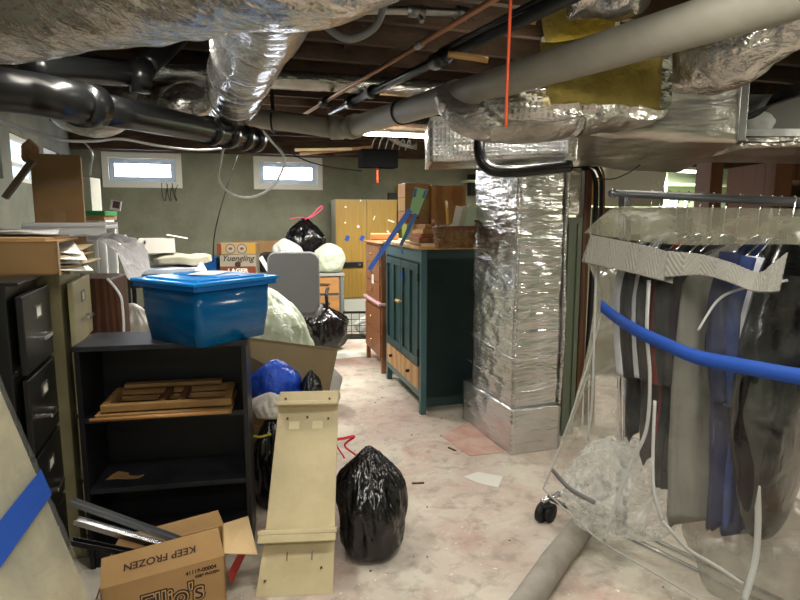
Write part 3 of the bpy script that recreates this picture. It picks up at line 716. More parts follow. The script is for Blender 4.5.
# ================================================================== BACK LEFT
# resin shelf unit with brown carton on top
def resin_stand(label, c, w, d, z, rz, tiers=(0.45, .95)):
    t = thing('plastic_shelf_unit', label, 'shelf', c, rz)
    for zz in tiers: MB().box((0, 0, zz), (w, d, .03)).build('shelf', M_white, t, bevel=.006)
    mb = MB(); mb.box((0, 0, z - .012), (w, d, .024)); mb.box((0, -d / 2 + .008, z - .03), (w, .016, .09)); mb.box((0, d / 2 - .008, z - .03), (w, .016, .09)); mb.build('top_shelf', M_white, t, bevel=.006)
    for sx in (-1, 1):
        for sy in (-1, 1): MB().cyl((sx * (w / 2 - .03), sy * (d / 2 - .03), 0), (sx * (w / 2 - .03), sy * (d / 2 - .03), z - .03), .022, .024).build('leg', M_white, t, smooth=True)
    return t
P1 = atY(50, 221, 3.45)
resin_stand('white plastic shelf unit under the tall brown carton', (-2.03, 3.74, 0), .46, .32, 1.44, .22)
t = thing('tall_carton', 'tall brown cardboard carton standing on the white plastic shelf', 'box', (-2.07, 3.70, 1.443), .45)
MB().box((0, 0, .205), (.26, .20, .41)).build('carton', M_card2, t, bevel=.004)
MB().box((0, -.105, .37), (.26, .008, .08), rx=.04).build('flap', M_card2, t)
MB().box((0, -.1015, .24), (.26, .001, .05)).build('packing_tape', mat('tan_packing_tape', (140, 110, 74), .3), t)
MB().box((0, -.1015, .04), (.06, .001, .08)).build('packing_tape', MATS['tan_packing_tape'], t)
resin_stand('white plastic shelf unit with taped carton behind the brown carton', (-2.45, 4.6, 0), .42, .36, 1.46, .15)
t = thing('white_carton', 'white cardboard carton on the rear plastic shelf', 'box', (-2.36, 4.5, 1.53), .12)
MB().box((0, 0, .12), (.22, .2, .24)).build('carton', mat('off_white_card', (206, 206, 196), .8), t, bevel=.004)
MB().box((-.095, -.102, .1), (.03, .002, .18)).build('packing_tape', MATS['tan_packing_tape'], t)
o = MB().box((-2.30, 4.45, 1.511), (.34, .26, .034), rz=.12).build('green_game_box', mat('green_card', (40, 132, 70), .6), bevel=.002); tagm(o, 'flat green box under the white carton', 'box')
o = MB().box((-2.31, 4.47, 1.477), (.33, .27, .03), rz=.12).build('wooden_tray', M_pine2, bevel=.002); tagm(o, 'thin wooden tray under the flat green box', 'tray')
t = thing('card_packet', 'small white and purple packet propped behind the plastic shelf', 'packet', atY(116, 209, 4.4)[:], .3)
MB().box((0, 0, .025), (.07, .02, .07), ry=.2).build('packet', M_paper, t); MB().box((0.005, -.012, .03), (.045, .004, .05), ry=.2).build('printed_panel', mat('purple_print', (92, 60, 84), .6), t)
# brace and rag at the side window
o = MB().bar(atY(5, 198, 3.3), atY(33, 160, 3.35), .05, .03).build('wooden_brace', mat('dark_grey_timber', (92, 80, 64), .7), bevel=.003); tagm(o, 'short wooden brace slanting up past the side window', 'brace')
o = MB(); bag_mesh(o, atY(31, 163, 3.62), .05, .04, .14, 3, sub=4); o = o.build('brown_rag', mat('brown_cloth', (140, 104, 76), .9), smooth=True); tagm(o, 'brown rag bundle hanging by the side window', 'rag')
# bubble wrap draped over the shelf, hanging to the right
M_bub = film('bubble_wrap', haze=.93, hazecol=(240, 238, 240), bump=1.0, bscale=22, rough=.3, distort=.4, hazevar=.07)
ln = [atY(62, 243, 2.9), atY(84, 243, 2.95), atY(104, 247, 3.0), atY(118, 262, 3.0), atY(128, 287, 3.0)]
lf = [atY(80, 240, 3.3), atY(100, 238, 3.3), atY(128, 240, 3.25), atY(143, 250, 3.2), atY(151, 273, 3.15)]
LN, LF = smooth(ln, 6), smooth(lf, 6)
def dr(u, v):
    k = u * (len(LN) - 1); i0 = min(int(k), len(LN) - 2); f = k - i0
    return LN[i0].lerp(LN[i0 + 1], f).lerp(LF[i0].lerp(LF[i0 + 1], f), v)
mb = MB(); cloth(mb, dr, 60, 26, .03, 9, 2); o = mb.build('bubble_wrap_sheet', mat('white_bubble_wrap', (232, 230, 234), .3, bump=.8, bscale=30), smooth=True); tagm(o, 'white bubble wrap sheet draped behind the flat carton', 'bubble wrap')
mb = MB(); cloth(mb, bil((-1.90, 2.20, 1.43), (-1.36, 2.40, 1.425), (-1.60, 2.85, 1.425), (-2.10, 2.75, 1.43)), 30, 30, .012, 4, 4); o = mb.build('foam_sheet', mat('grey_white_foam', (206, 206, 208), .7, bump=.3, bscale=18), smooth=True, solid=.006); tagm(o, 'pale foam packing sheet lying on top of the flat carton', 'foam sheet')
# low dark table with goods near the back
def table(name, label, c, w, d, z, rz, mt, ml, leg=.04, **k):
    t = thing(name, label, 'table', c, rz)
    MB().box((0, 0, z - .018), (w, d, .036)).build('tabletop', mt, t, bevel=.004)
    MB().box((0, 0, z - .07), (w - .1, d - .1, .07)).build('apron', ml, t)
    for sx in (-1, 1):
        for sy in (-1, 1): MB().box((sx * (w / 2 - leg), sy * (d / 2 - leg), (z - .036) / 2), (leg, leg, z - .036)).build('leg', ml, t, bevel=.003)
    return t
table('side_table', 'black table holding the white carton and folded covers near the left window', (-2.30, 6.15, 0), .95, .6, .90, ANG, M_blackwood, M_blackwood)
def W(x, y, z): return Vector((x, y, z))
def soft_slab(mb, c, s, rz, n=.02, seed=0, f=4):
    bm2 = bmesh.new(); bmesh.ops.create_cube(bm2, size=1)
    bmesh.ops.subdivide_edges(bm2, edges=bm2.edges, cuts=12, use_grid_fill=True)
    M = Matrix.Translation(Vector(c)) @ Matrix.Rotation(rz, 4, 'Z')
    for v in bm2.verts:
        p = v.co.copy(); e = max(abs(p.x), abs(p.y)) * 2
        p.z *= 1 - .45 * max(0, e - .75) / .25
        q = Vector((p.x * s[0], p.y * s[1], (p.z + .5) * s[2]))
        q += Vector((noise.noise(q * f + Vector((seed, 0, 0))), noise.noise(q * f + Vector((0, seed, 0))), noise.noise(q * f * 1.4 + Vector((0, 0, seed))) if q.z > .01 else 0)) * n
        v.co = M @ q
    me = bpy.data.meshes.new('t'); bm2.to_mesh(me); bm2.free(); mb.bm.from_mesh(me); bpy.data.meshes.remove(me); return mb
o = soft_slab(MB(), (-2.33, 6.12, .902), (.62, .5, .09), ANG, .03, 3).build('folded_cover', mat('blue_white_cloth', (186, 196, 214), .9), smooth=True); tagm(o, 'blue-white folded cover at the bottom of the pile on the black table', 'cover')
o = soft_slab(MB(), (-2.25, 6.15, 1.005), (.52, .46, .10), ANG + .2, .04, 9).build('folded_cover', mat('grey_beige_cloth', (158, 156, 140), .9), smooth=True); tagm(o, 'grey-beige folded cover lying on the blue-white cover', 'cover')
t = thing('open_white_carton', 'white open-topped carton on the folded covers', 'box', (-2.42, 6.0, 1.13), ANG)
mb = MB(); mb.box((0, 0, .003), (.32, .24, .006)); mb.box((0, -.12, .07), (.32, .005, .14)); mb.box((0, .12, .07), (.32, .005, .14)); mb.box((-.16, 0, .07), (.005, .24, .14)); mb.box((.16, 0, .07), (.005, .24, .14)); mb.build('carton', M_paper, t)
MB().box((.19, .02, .155), (.2, .22, .005), ry=.2).build('flap', M_paper, t); MB().box((-.10, -.1, .11), (.008, .25, .03)).build('slot', M_black, t)
o = MB().poly([W(-2.02, 5.75, .905), W(-1.84, 5.75, .905), W(-1.95, 5.85, 1.04)], (0, .06, 0)).build('paper_cone', M_paper); tagm(o, 'folded white paper tent at the edge of the black table', 'paper')
bag('bin_bag', 'black bin bag slumped behind the blue storage tub', 'bag', (-1.74, 4.32, 0), .22, .22, .98, M_blackbag, 21, wr=.2)
bag('bin_bag', 'black bin bag beside the bag behind the blue tub', 'bag', (-1.62, 5.0, 0), .24, .24, .80, M_blackbag, 22, wr=.2)
bag('white_sack', 'small white sack beside the wavy brown cabinet', 'sack', (-1.66, 3.66, .66), .12, .13, .30, mat('bright_white_liner', (228, 226, 220), .5, bump=.5, bscale=9), 23, wr=.15, neck=.6)
bag('cream_sack', 'cream sack between the white sack and the blue tub', 'sack', (-1.37, 3.66, .66), .13, .13, .26, mat('cream_liner', (220, 208, 178), .5, bump=.5, bscale=9), 24, wr=.15, neck=.7)
table('low_table', 'low black table holding the white and cream sacks', (-1.48, 3.66, 0), .62, .34, .655, .1, M_blackwood, M_blackwood)

# ---- office desk
dc = Vector((-1.52, 7.36, 0))
t = thing('desk', 'grey-topped wooden desk with drawers under the bags by the back wall', 'desk', dc[:], ANG * .6)
dw = 1.62
MB().box((0, 0, .785), (dw, .60, .03)).build('desktop', mat('grey_laminate', (150, 150, 142), .5), t, bevel=.003)
MB().box((0, .27, .42), (dw - .06, .02, .70)).build('modesty_panel', mat('grey_steel', (106, 110, 108), .5), t)
MB().box((dw / 2 - .24, 0, .39), (.42, .54, .75)).build('pedestal', MATS['grey_steel'], t, bevel=.003)
for k in range(3):
    d = MB().box((dw / 2 - .24, -.275, .66 - .235 * k), (.34, .02, .2)).build('drawer', M_pine2, t, bevel=.002)
    MB().box((dw / 2 - .24, -.295, .68 - .235 * k), (.12, .02, .012)).build('handle', M_steel, d)
for s in (-1, 1):
    for y in (-.27, .27): MB().box((s * (dw / 2 - .03), y, .385), (.04, .04, .77)).build('leg', MATS['grey_steel'], t)
zd = .802
DM = WM[t]
def dk(x, y, z=0): return DM @ Vector((x, y, zd + z))
# beer cartons
def beer(P, rz, label, name='beer_carton'):
    return thing(name, label, 'box', P[:], rz)
M_lag = mat('grey_card_print', (150, 145, 130), .6); M_lag2 = mat('orange_brown_print', (118, 58, 30), .55)
pc = dk(-.42, -.14)
t = beer(pc, .06, 'grey and rust-brown lager carton on the desk, lower of two')
MB().box((0, 0, .12), (.41, .27, .24)).build('carton', M_lag, t, bevel=.003)
MB().box((0, -.136, .052), (.41, .002, .10)).build('brown_band', M_lag2, t)
lettering('printed_lettering', 'Yuengling', .095, M_ink, t, (0, -.1365, .195), (1, 0, 0), (0, 0, 1), .001, bold=.0015, shear=.35)
lettering('printed_lettering', 'LAGER', .062, M_paper, t, (0, -.1375, .052), (1, 0, 0), (0, 0, 1), .001, bold=.003, sx=1.25)
MB().cyl((0, -.1365, .125), (0, -.139, .125), .035, n=16).build('eagle_badge', M_ink, t)
t = beer(pc + Vector((-.01, -.01, .243)), .10, 'tan lager carton with round badges lying on the lower lager carton')
MB().box((0, 0, .065), (.43, .26, .13)).build('carton', mat('tan_print', (160, 134, 96), .6), t, bevel=.003)
MB().box((-.20, -.131, .065), (.05, .002, .125)).build('side_band', M_lag2, t)
for x, m in ((-.07, M_paper), (.06, M_paper)):
    b = MB().cyl((x, -.131, .065), (x, -.133, .065), .055, n=24).build('round_badge', M_ink, t)
    MB().cyl((x, -.133, .065), (x, -.1345, .065), .048, n=24).build('badge_face', M_lag, b)
    MB().sph((x, -.1345, .068), .02, (1.2, .1, .8), 2).build('badge_emblem', M_lag2, b)
MB().box((.165, -.131, .065), (.09, .002, .125)).build('yellow_panel', mat('yellow_print', (170, 130, 46), .6), t)
o = MB().box(dk(-.76, .0, .10), (.16, .25, .2), rz=.1).build('blue_crate', mat('blue_crate_plastic', (18, 86, 160), .4), bevel=.01); tagm(o, 'blue plastic crate on the desk left of the lager cartons', 'crate')
o = MB().box(dk(-.22, .25, .19), (.62, .08, .38), rz=.1).build('cardboard_box', M_card2, bevel=.004); tagm(o, 'brown cardboard box behind the lager cartons against the back wall', 'box')
o = MB().box(dk(-.08, .08, .12), (.2, .2, .24), rz=.1).build('black_case', M_black, bevel=.02); tagm(o, 'black case on the desk beside the lager cartons', 'case')
o = MB().poly([dk(-.20, -.2, .19), dk(-.16, -.2, .22), dk(-.05, -.26, .02), dk(-.09, -.26, .005)], (0, .01, 0)).build('paper_strip', M_paper); tagm(o, 'white paper strip leaning off the lager carton', 'paper')
o = MB(); bag_mesh(o, dk(.36, .10, .01), .24, .15, .66, 31, wr=.18); o = o.build('bin_bag', M_blackbag, smooth=True); tagm(o, 'black bin bag with pink tie on top of the desk bags', 'bag')
o = MB().tube([dk(.36, .06, .64), dk(.44, .05, .69), dk(.52, .05, .77), dk(.57, .05, .81), dk(.57, .05, .77), dk(.50, .05, .71), dk(.40, .05, .66), dk(.30, .04, .67), dk(.18, .04, .65)], .014, n=6, sm=5, ry=.5).build('pink_bag_tie', mat('pink_tie', (236, 84, 116), .4), smooth=True); tagm(o, 'pink drawstring loop of the black bag on the desk', 'drawstring')
o = MB(); bag_mesh(o, dk(.20, -.15), .19, .11, .42, 33, wr=.15, neck=.5, lean=(-.10, 0)); o = o.build('white_sack', M_whitebag, smooth=True); tagm(o, 'white bag slumped on the desk behind the chair back', 'bag')
o = MB(); bag_mesh(o, dk(.64, -.14), .20, .12, .36, 34, wr=.15, neck=.6); o = o.build('white_sack', M_greenbag, smooth=True); tagm(o, 'pale translucent bag at the right end of the desk', 'bag')
# ---- task chair
cc = atY(297, 250, 6.1)
t = thing('office_chair', 'grey upholstered office chair turned away in front of the desk', 'chair', (cc.x, 6.05, 0), PI + .05)
def rounded(w, h, r, n=6):
    pts = []
    for (cx, cz, s) in ((w / 2 - r, h / 2 - r, 0), (-w / 2 + r, h / 2 - r, 1), (-w / 2 + r, -h / 2 + r, 2), (w / 2 - r, -h / 2 + r, 3)):
        for k in range(n): a = (s + k / (n - 1)) * PI / 2; pts.append((cx + r * math.cos(a), cz + r * math.sin(a)))
    return pts
zc = cc.z - .30
mb = MB()
mb.poly([(x, -.20 - .15 * (x * x) + .04 * 0, zc + z) for x, z in rounded(.50, .60, .09)], (0, -.0, 0)) if False else mb.poly([(x, .22, zc + z) for x, z in rounded(.50, .60, .09)], (0, .055, 0))
mb.build('backrest', M_grey, t, bevel=.015)
MB().box((0, .16, .62), (.08, .02, .34)).build('back_bracket', M_black, t, bevel=.004)
MB().poly([(x, y, .50) for x, y in rounded(.50, .48, .1)], (0, 0, .08)).build('seat', M_grey, t, bevel=.02)
for s in (-1, 1):
    a = MB(); a.tube([(s * .24, .1, .52), (s * .30, .08, .56), (s * .30, .06, .72), (s * .30, -.16, .74)], .018, n=8, sm=5); a.build('armrest', M_black, t, smooth=True)
MB().cyl((0, 0, .1), (0, 0, .5), .028).build('gas_column', M_black, t, smooth=True)
for k in range(5):
    a = 2 * PI * k / 5 + .3
    l = MB().bar((0, 0, .12), (.27 * math.cos(a), .27 * math.sin(a), .075), .05, .03).build('base_arm', M_black, t, bevel=.004)
    MB().cyl((.27 * math.cos(a) - .02 * math.sin(a), .27 * math.sin(a) + .02 * math.cos(a), .03), (.27 * math.cos(a) + .02 * math.sin(a), .27 * math.sin(a) - .02 * math.cos(a), .03), .03).build('caster', M_black, l, smooth=True)
# ---- bags on the floor
bag('bin_bag', 'black bin bag on the floor at the right of the office chair', 'bag', (-.86, 6.62, 0), .27, .20, .52, M_blackbag, 41, wr=.2, neck=.35, lean=(-.02, 0))
bag('white_sack', 'big pale sack heaped in front of the office chair', 'sack', (-1.02, 4.95, 0), .33, .30, .90, M_greenbag, 42, wr=.2, neck=.2, lean=(-.08, .0))
bag('white_sack', 'smaller white sack on the floor beside the heaped pale sack', 'sack', (-.62, 4.55, 0), .16, .16, .42, M_whitebag, 43, wr=.16, neck=.3)

# ---- plywood wardrobe
wl = atY(337, 300, 7.75); wr_ = atY(397, 300, 7.95); ww = (wr_ - wl).length
zbot = wl.z; ztop = atY(360, 199.5, 7.8).z; wa = math.atan2(wr_.y - wl.y, wr_.x - wl.x)
t = thing('wardrobe', 'tall yellow plywood wardrobe with two doors against the back wall', 'wardrobe', (wl.x, wl.y, 0), wa)
MB().box((ww / 2, .24, (zbot + ztop) / 2), (ww, .44, ztop - zbot)).build('body', mat('pale_grey_wood', (176, 168, 146), .6), t)
for k in (0, 1):
    d = MB().box((ww * (.25 + .5 * k), .012, (zbot + ztop) / 2 + .01), (ww / 2 - .006, .022, ztop - zbot - .03)).build('door', M_ply, t, bevel=.002)
MB().box((ww * .23, -.01, zbot + .46), (ww * .40, .03, .07)).build('lock_bar', M_blackmet, t, bevel=.004)
MB().box((ww * .37, -.028, zbot + .46), (.04, .008, .03)).build('lock_plate', M_chrome, t)
for (x, z) in ((.18, .80), (.42, .80)): MB().box((ww * x, -.001, zbot + z), (.05, .003, .07), ry=.4).build('tape_scrap', M_tape, t)
for (x, z, w, h) in ((.16, 1.2, .03, .02), (.62, 1.06, .015, .06), (.9, 1.02, .09, .02), (.15, 1.0, .02, .02), (.36, .95, .03, .03), (.85, .88, .04, .02), (.4, 1.28, .02, .02)):
    MB().box((ww * x, -.001, zbot + z), (w, .003, h), ry=(x * 7) % 1).build('label_scrap', M_paper, t)
MB().box((ww * .5, .24, zbot / 2), (ww + .1, .44, zbot - .002)).build('plinth', mat('dirty_white', (196, 200, 190), .7), t)
o = MB().box((WM[t] @ Vector((ww + .1, .2, .95))), (.06, .4, 1.9), rz=wa).build('painted_board', mat('olive_green_paint', (134, 140, 62), .6)); tagm(o, 'narrow olive green panel at the right side of the wardrobe', 'panel')
o = MB().box((WM[t] @ Vector((ww - .01, .2, ztop + .05))), (.12, .1, .09), rz=wa).build('black_block', M_black); tagm(o, 'small black box on the top corner of the wardrobe', 'box')
# mesh basket with bundle in front
t = thing('mesh_basket', 'black wire mesh basket with a white bundle under the wardrobe', 'basket', (-.36, 7.33, 0), .05)
mb = MB()
for k in range(8): x = -.33 + .66 * k / 7; mb.cyl((x, -.14, .01), (x, -.14, .32), .004, n=6)
for k in range(5): z = .02 + .075 * k; mb.cyl((-.33, -.14, z), (.33, -.14, z), .004, n=6)
for s in (-1, 1):
    for k in range(5): mb.cyl((s * .33, -.14, .02 + .075 * k), (s * .33, .12, .02 + .075 * k), .004, n=6)
mb.box((0, 0, .006), (.66, .28, .008)); mb.build('wire_mesh', M_black, t)
MB().box((0, -.14, .335), (.68, .02, .02)).build('rim', M_black, t)
mb = MB(); bag_mesh(mb, (-.36, 7.33, .02), .20, .07, .26, 45, wr=.1, neck=.7); o = mb.build('white_bundle', M_whitebag, smooth=True); tagm(o, 'white bundle inside the black wire basket', 'bundle')
o = MB().box(atZ(346, 355, .004), (.48, .28, .006), rz=ANG).build('white_mat', mat('white_board', (226, 226, 214), .7)); tagm(o, 'flat white board lying on the floor before the black bag', 'board')

# ---- red-brown drawer units
nA, nB = atZ(382, 374, 0), atZ(366.5, 357, 0)
dv = nB - nA; Lb = dv.length; ab = math.atan2(dv.y, dv.x)
def drawer_unit(label, z0, h, depth, L_, legs, off, nd, name='bedside_cabinet'):
    # local x along the front (away from the viewer), front faces local +y
    t = thing(name, label, 'cabinet', (nA + Vector((0, 0, z0)))[:], ab)
    lg = .14 if legs else 0
    MB().box((L_ / 2 + off, -depth / 2, lg + (h - lg) / 2), (L_, depth, h - lg)).build('body', M_brown, t, bevel=.004)
    if legs:
        for x in (.02, L_ - .02):
            for y in (-.02, -depth + .02): MB().box((x + off, y, h * .4), (.04, .04, h * .8)).build('leg', M_brown, t, bevel=.002)
    dh = (h - lg - .03) / nd
    for k in range(nd):
        zc = lg + .01 + dh * (k + .5)
        d = MB().box((L_ / 2 + off, .006, zc), (L_ - .05, .012, dh - .014)).build('drawer', M_brown, t, bevel=.002)
        MB().sph((L_ / 2 + off, .028, zc), .014, sub=2).build('knob', M_brass, d, smooth=True)
    MB().box((L_ / 2 + off, -depth / 2 + .01, h + .006), (L_ + .03, depth + .03, .016)).build('top_board', M_brown, t, bevel=.004)
    return t
drawer_unit('red-brown drawer cabinet on legs standing beyond the teal cabinet', 0, .64, .42, Lb, True, 0, 2)
mb = MB().box((Lb / 2, -.15, .667), (Lb + .02, .36, .02)).xform(lambda v: Matrix.Translation(nA) @ Matrix.Rotation(ab, 4, 'Z') @ v); o = mb.build('pink_tray', mat('pinkish_white', (214, 176, 184), .5), bevel=.003); tagm(o, 'thin pinkish tray between the two red-brown drawer cabinets', 'tray')
u2 = drawer_unit('red-brown drawer cabinet stacked on the legged drawer cabinet', .678, .55, .40, Lb * .92, False, .02, 3)
MB().box((Lb * .45, .0135, .20), (.09, .002, .09)).build('paper_label', M_paper, u2)
bp = MB().box((Lb * .88, -.18, 1.28), (.03, .30, .07)).xform(lambda v: Matrix.Translation(nA) @ Matrix.Rotation(ab, 4, 'Z') @ v); o = bp.build('wooden_headpiece', M_pine2, bevel=.012); tagm(o, 'honey wood end board standing on the stacked drawer cabinet', 'board')

# ---- teal cabinet
tA, tB = atZ(421, 415, 0), atZ(386.5, 378, 0)
dv = tB - tA; TL = dv.length; at_ = math.atan2(dv.y, dv.x); TD = .46; TH = 1.25
t = thing('teal_cabinet', 'teal painted two-door cabinet with a wooden top in the middle of the room', 'cabinet', tA[:], at_)
TM = WM[t]
# local x runs away along the doors, +y is the door side, -y depth
MB().box((.012, -TD / 2, .62), (.02, TD - .06, 1.12)).build('side_panel', M_teal2, t)
MB().box((TL / 2, -TD / 2, .13 + (TH - .13) / 2), (TL - .004, TD - .03, TH - .13)).build('body', M_teal2, t)
for x in (.025, TL - .025):
    for y in (-.02, -TD + .02): MB().box((x, y, TH / 2), (.05, .045, TH)).build('leg', mat('grey_teal_post', (62, 96, 100), .42), t, bevel=.003)
MB().box((TL / 2, -.014, TH - .05), (TL - .1, .03, .09)).build('top_rail', MATS['grey_teal_post'], t)
MB().box((TL / 2, -.014, .15), (TL - .1, .03, .05)).build('bottom_rail', MATS['grey_teal_post'], t)
for k in (0, 1):
    x0 = .055 + k * (TL / 2 - .05); wd = TL / 2 - .06; z0, z1 = .37, TH - .11
    d = MB(); d.box((x0 + wd / 2, -.008, (z0 + z1) / 2), (wd, .014, z1 - z0))
    for xx in (x0 + .025, x0 + wd / 2, x0 + wd - .025): d.box((xx, .006, (z0 + z1) / 2), (.05, .018, z1 - z0))
    for zz in (z0 + .03, z1 - .03): d.box((x0 + wd / 2, .0055, zz), (wd, .017, .06))
    d = d.build('door', M_teal, t, bevel=.003)
    kx = x0 + wd - .03 if k == 0 else x0 + .03
    kn = MB(); kn.cyl((kx, .01, .80), (kx, .035, .80), .006); kn.sph((kx, .04, .80), .014, sub=2); kn.build('knob', M_brass, d, smooth=True)
    for zz in (z0 + .1, z1 - .1): MB().box((x0 + (.0 if k == 0 else wd), .008, zz), (.012, .02, .06)).build('hinge', M_black, d)
dr_ = MB().box((TL / 2, .0, .265), (TL - .12, .018, .17)).build('drawer', mat('bare_drawer_wood', (190, 152, 106), .6, col2=(170, 130, 86), wave=2), t, bevel=.003)
for x in (.28, .78): MB().cyl((TL * x, .005, .27), (TL * x, .035, .27), .013, n=12).build('knob', M_black, dr_, smooth=True)
MB().box((TL / 2, -TD / 2 + .01, TH + .012), (TL + .04, TD + .04, .024)).build('wooden_top', mat('cabinet_top_wood', (206, 164, 106), .5, col2=(186, 142, 86), wave=2), t, bevel=.004)
MB().box((TL * .46, .016, .98 + .03), (.05, .002, .07), ry=.2).build('tape_scrap', M_tape, t)
MB().box((TL * .5, .003, TH - .045), (.05, .003, .03)).build('tape_scrap', M_tape, t)
TZ = TH + .025
def tm(x, y, z=0): return TM @ Vector((x, y, TZ + z))
def sit(px_, py_): return atZ(px_, py_, TZ)
# basket of papers
bc = atZ(455, 248.5, TZ); bc = Vector((bc.x + .0, bc.y + .04, TZ))
t = thing('wicker_basket', 'oval wicker basket of papers on the teal cabinet', 'basket', bc[:], ANG)
M_wick = mat('wicker', (156, 122, 84), .8, col2=(108, 78, 50), nscale=30, bump=.6, bscale=70)
mb = MB()
nst, nrow = 56, 9; bw2, bd2, bh2 = .135, .09, .14
def bcos(th, s): c, s_ = math.cos(th), math.sin(th); return (abs(c) ** .6 * (1 if c > 0 else -1) * bw2 * s, abs(s_) ** .6 * (1 if s_ > 0 else -1) * bd2 * s)
for r in range(nrow):
    pts = []; z = .01 + bh2 * r / nrow; s = .86 + .16 * r / nrow
    for k in range(nst + 1):
        th = 2 * PI * k / nst; w_ = 1 + .05 * (1 if (k + r) % 2 else -1); x, y = bcos(th, s * w_); pts.append((x, y, z))
    mb.tube(pts, .0085, n=6, sm=0)
for k in range(nst // 2):
    th = 2 * PI * (2 * k + .5) / nst; x, y = bcos(th, .86); x2, y2 = bcos(th, 1.03); mb.cyl((x, y, 0), (x2, y2, bh2), .004, n=6)
mb.box((0, 0, .006), (bw2 * 1.6, bd2 * 1.6, .008)); mb.build('woven_body', M_wick, t, smooth=True)
mb = MB(); mb.tube([(*bcos(2 * PI * k / 40, 1.04), bh2) for k in range(41)], .012, n=8, sm=0); mb.build('rim', mat('wicker_rim', (108, 66, 44), .7), t, smooth=True)
for s in (-1, 1): MB().tube([(s * .13, -.05, bh2), (s * .15, -.035, bh2 + .03), (s * .155, 0, bh2 + .045), (s * .15, .035, bh2 + .03), (s * .13, .05, bh2)], .009, n=8, sm=5).build('handle', M_wick, t, smooth=True)
BM = WM[t]
for k, (x, dx, h, m, lb) in enumerate([(.02, .10, .27, M_paper, 'cream paper sheet leaning leftmost in the wicker basket'), (.06, .11, .27, mat('newsprint', (196, 190, 176), .8), 'grey newsprint leaflet in the middle of the basket papers'), (.09, .12, .28, mat('mint_paper', (196, 214, 190), .8), 'mint green leaflet leaning rightmost in the wicker basket')]):
    o = MB().poly([BM @ Vector((x - .06, .03 - .02 * k, .02)), BM @ Vector((x + .04, .03 - .02 * k, .02)), BM @ Vector((x + .04 + dx * .8, .05 - .02 * k, h)), BM @ Vector((x - .04 + dx * .5, .05 - .02 * k, h + .02))], (0, .003, 0)).build('leaflet', m); tagm(o, lb, 'leaflet')
o = MB().bar(BM @ Vector((-.05, -.04, .03)), BM @ Vector((-.075, -.02, .32)), .045, .008).build('yellow_ruler', mat('yellow_wood', (226, 184, 92), .5), bevel=.001); tagm(o, 'yellow wooden slat standing in the wicker basket', 'slat')
# stack of drawers / trays and crate behind
sc_ = atZ(432, 243, TZ)
zz = TZ
for k, (w, d, h, m, lb) in enumerate([(.26, .24, .045, M_brown, 'red-brown flat wooden tray lowest in the stack on the teal cabinet'), (.25, .23, .028, mat('reddish_wood', (150, 84, 58), .5), 'reddish board second from the bottom of the tray stack'), (.24, .22, .04, M_pine, 'pale wooden tray third in the stack on the teal cabinet'), (.23, .22, .035, M_pine2, 'honey wood tray topmost in the stack under the crate')]):
    mb = MB(); mb.box((0, 0, h / 2), (w, d, h)); mb.box((0, -d / 2 - .002, h * .5), (w - .02, .006, h * .35))
    o = mb.build('wooden_tray', m, bevel=.003); o.location = (sc_.x - .02 + .008 * k, sc_.y + .13, zz); o.rotation_euler = (0, 0, ANG + .03 * k); tagm(o, lb, 'tray'); zz += h + .001
# open wooden crate: front panel plus stacked drawers at left
cr = Vector((sc_.x, sc_.y + .16, zz))
t = thing('wooden_crate', 'large plywood crate standing on the tray stack on the teal cabinet', 'crate', cr[:], ANG)
hC = atY(440, 185, cr.y).z - zz
mb = MB(); mb.box((.155, 0, hC / 2), (.31, .012, hC)); mb.box((.155, .2, hC / 2), (.31, .012, hC)); mb.box((.306, .1, hC / 2), (.012, .2, hC)); mb.box((.155, .1, .006), (.31, .2, .012)); mb.box((.006, .1, hC / 2), (.012, .2, hC)); mb.build('crate_body', mat('crate_ply', (176, 124, 70), .6, col2=(152, 102, 54), wave=2), t, bevel=.002)
for x in (.07, .24): MB().box((x, -.007, .02), (.01, .004, .01)).build('staple', M_steel, t)
cb2 = cr + Vector((-.16, -.03, 0))
hz = zz
for k, (h, lb) in enumerate([(.10, 'lower small wooden drawer box beside the plywood crate'), (.115, 'middle small wooden drawer box beside the plywood crate'), (.115, 'topmost small wooden drawer box beside the plywood crate')]):
    t = thing('drawer_box', lb, 'box', (cr.x - .115, cr.y + .02, hz), ANG)
    mb = MB(); mb.box((0, 0, h / 2), (.22, .012, h)); mb.box((-.104, .09, h / 2), (.012, .18, h)); mb.box((.104, .09, h / 2), (.012, .18, h)); mb.box((0, .18, h / 2), (.22, .012, h)); mb.box((0, .09, .005), (.2, .18, .01))
    mb.build('box_body', [M_pine2, M_card, M_pine2][k], t, bevel=.002); MB().cyl((0, -.006, h / 2), (0, -.02, h / 2), .008, n=10).build('knob', M_dkbrown, t)
    hz += h + .002
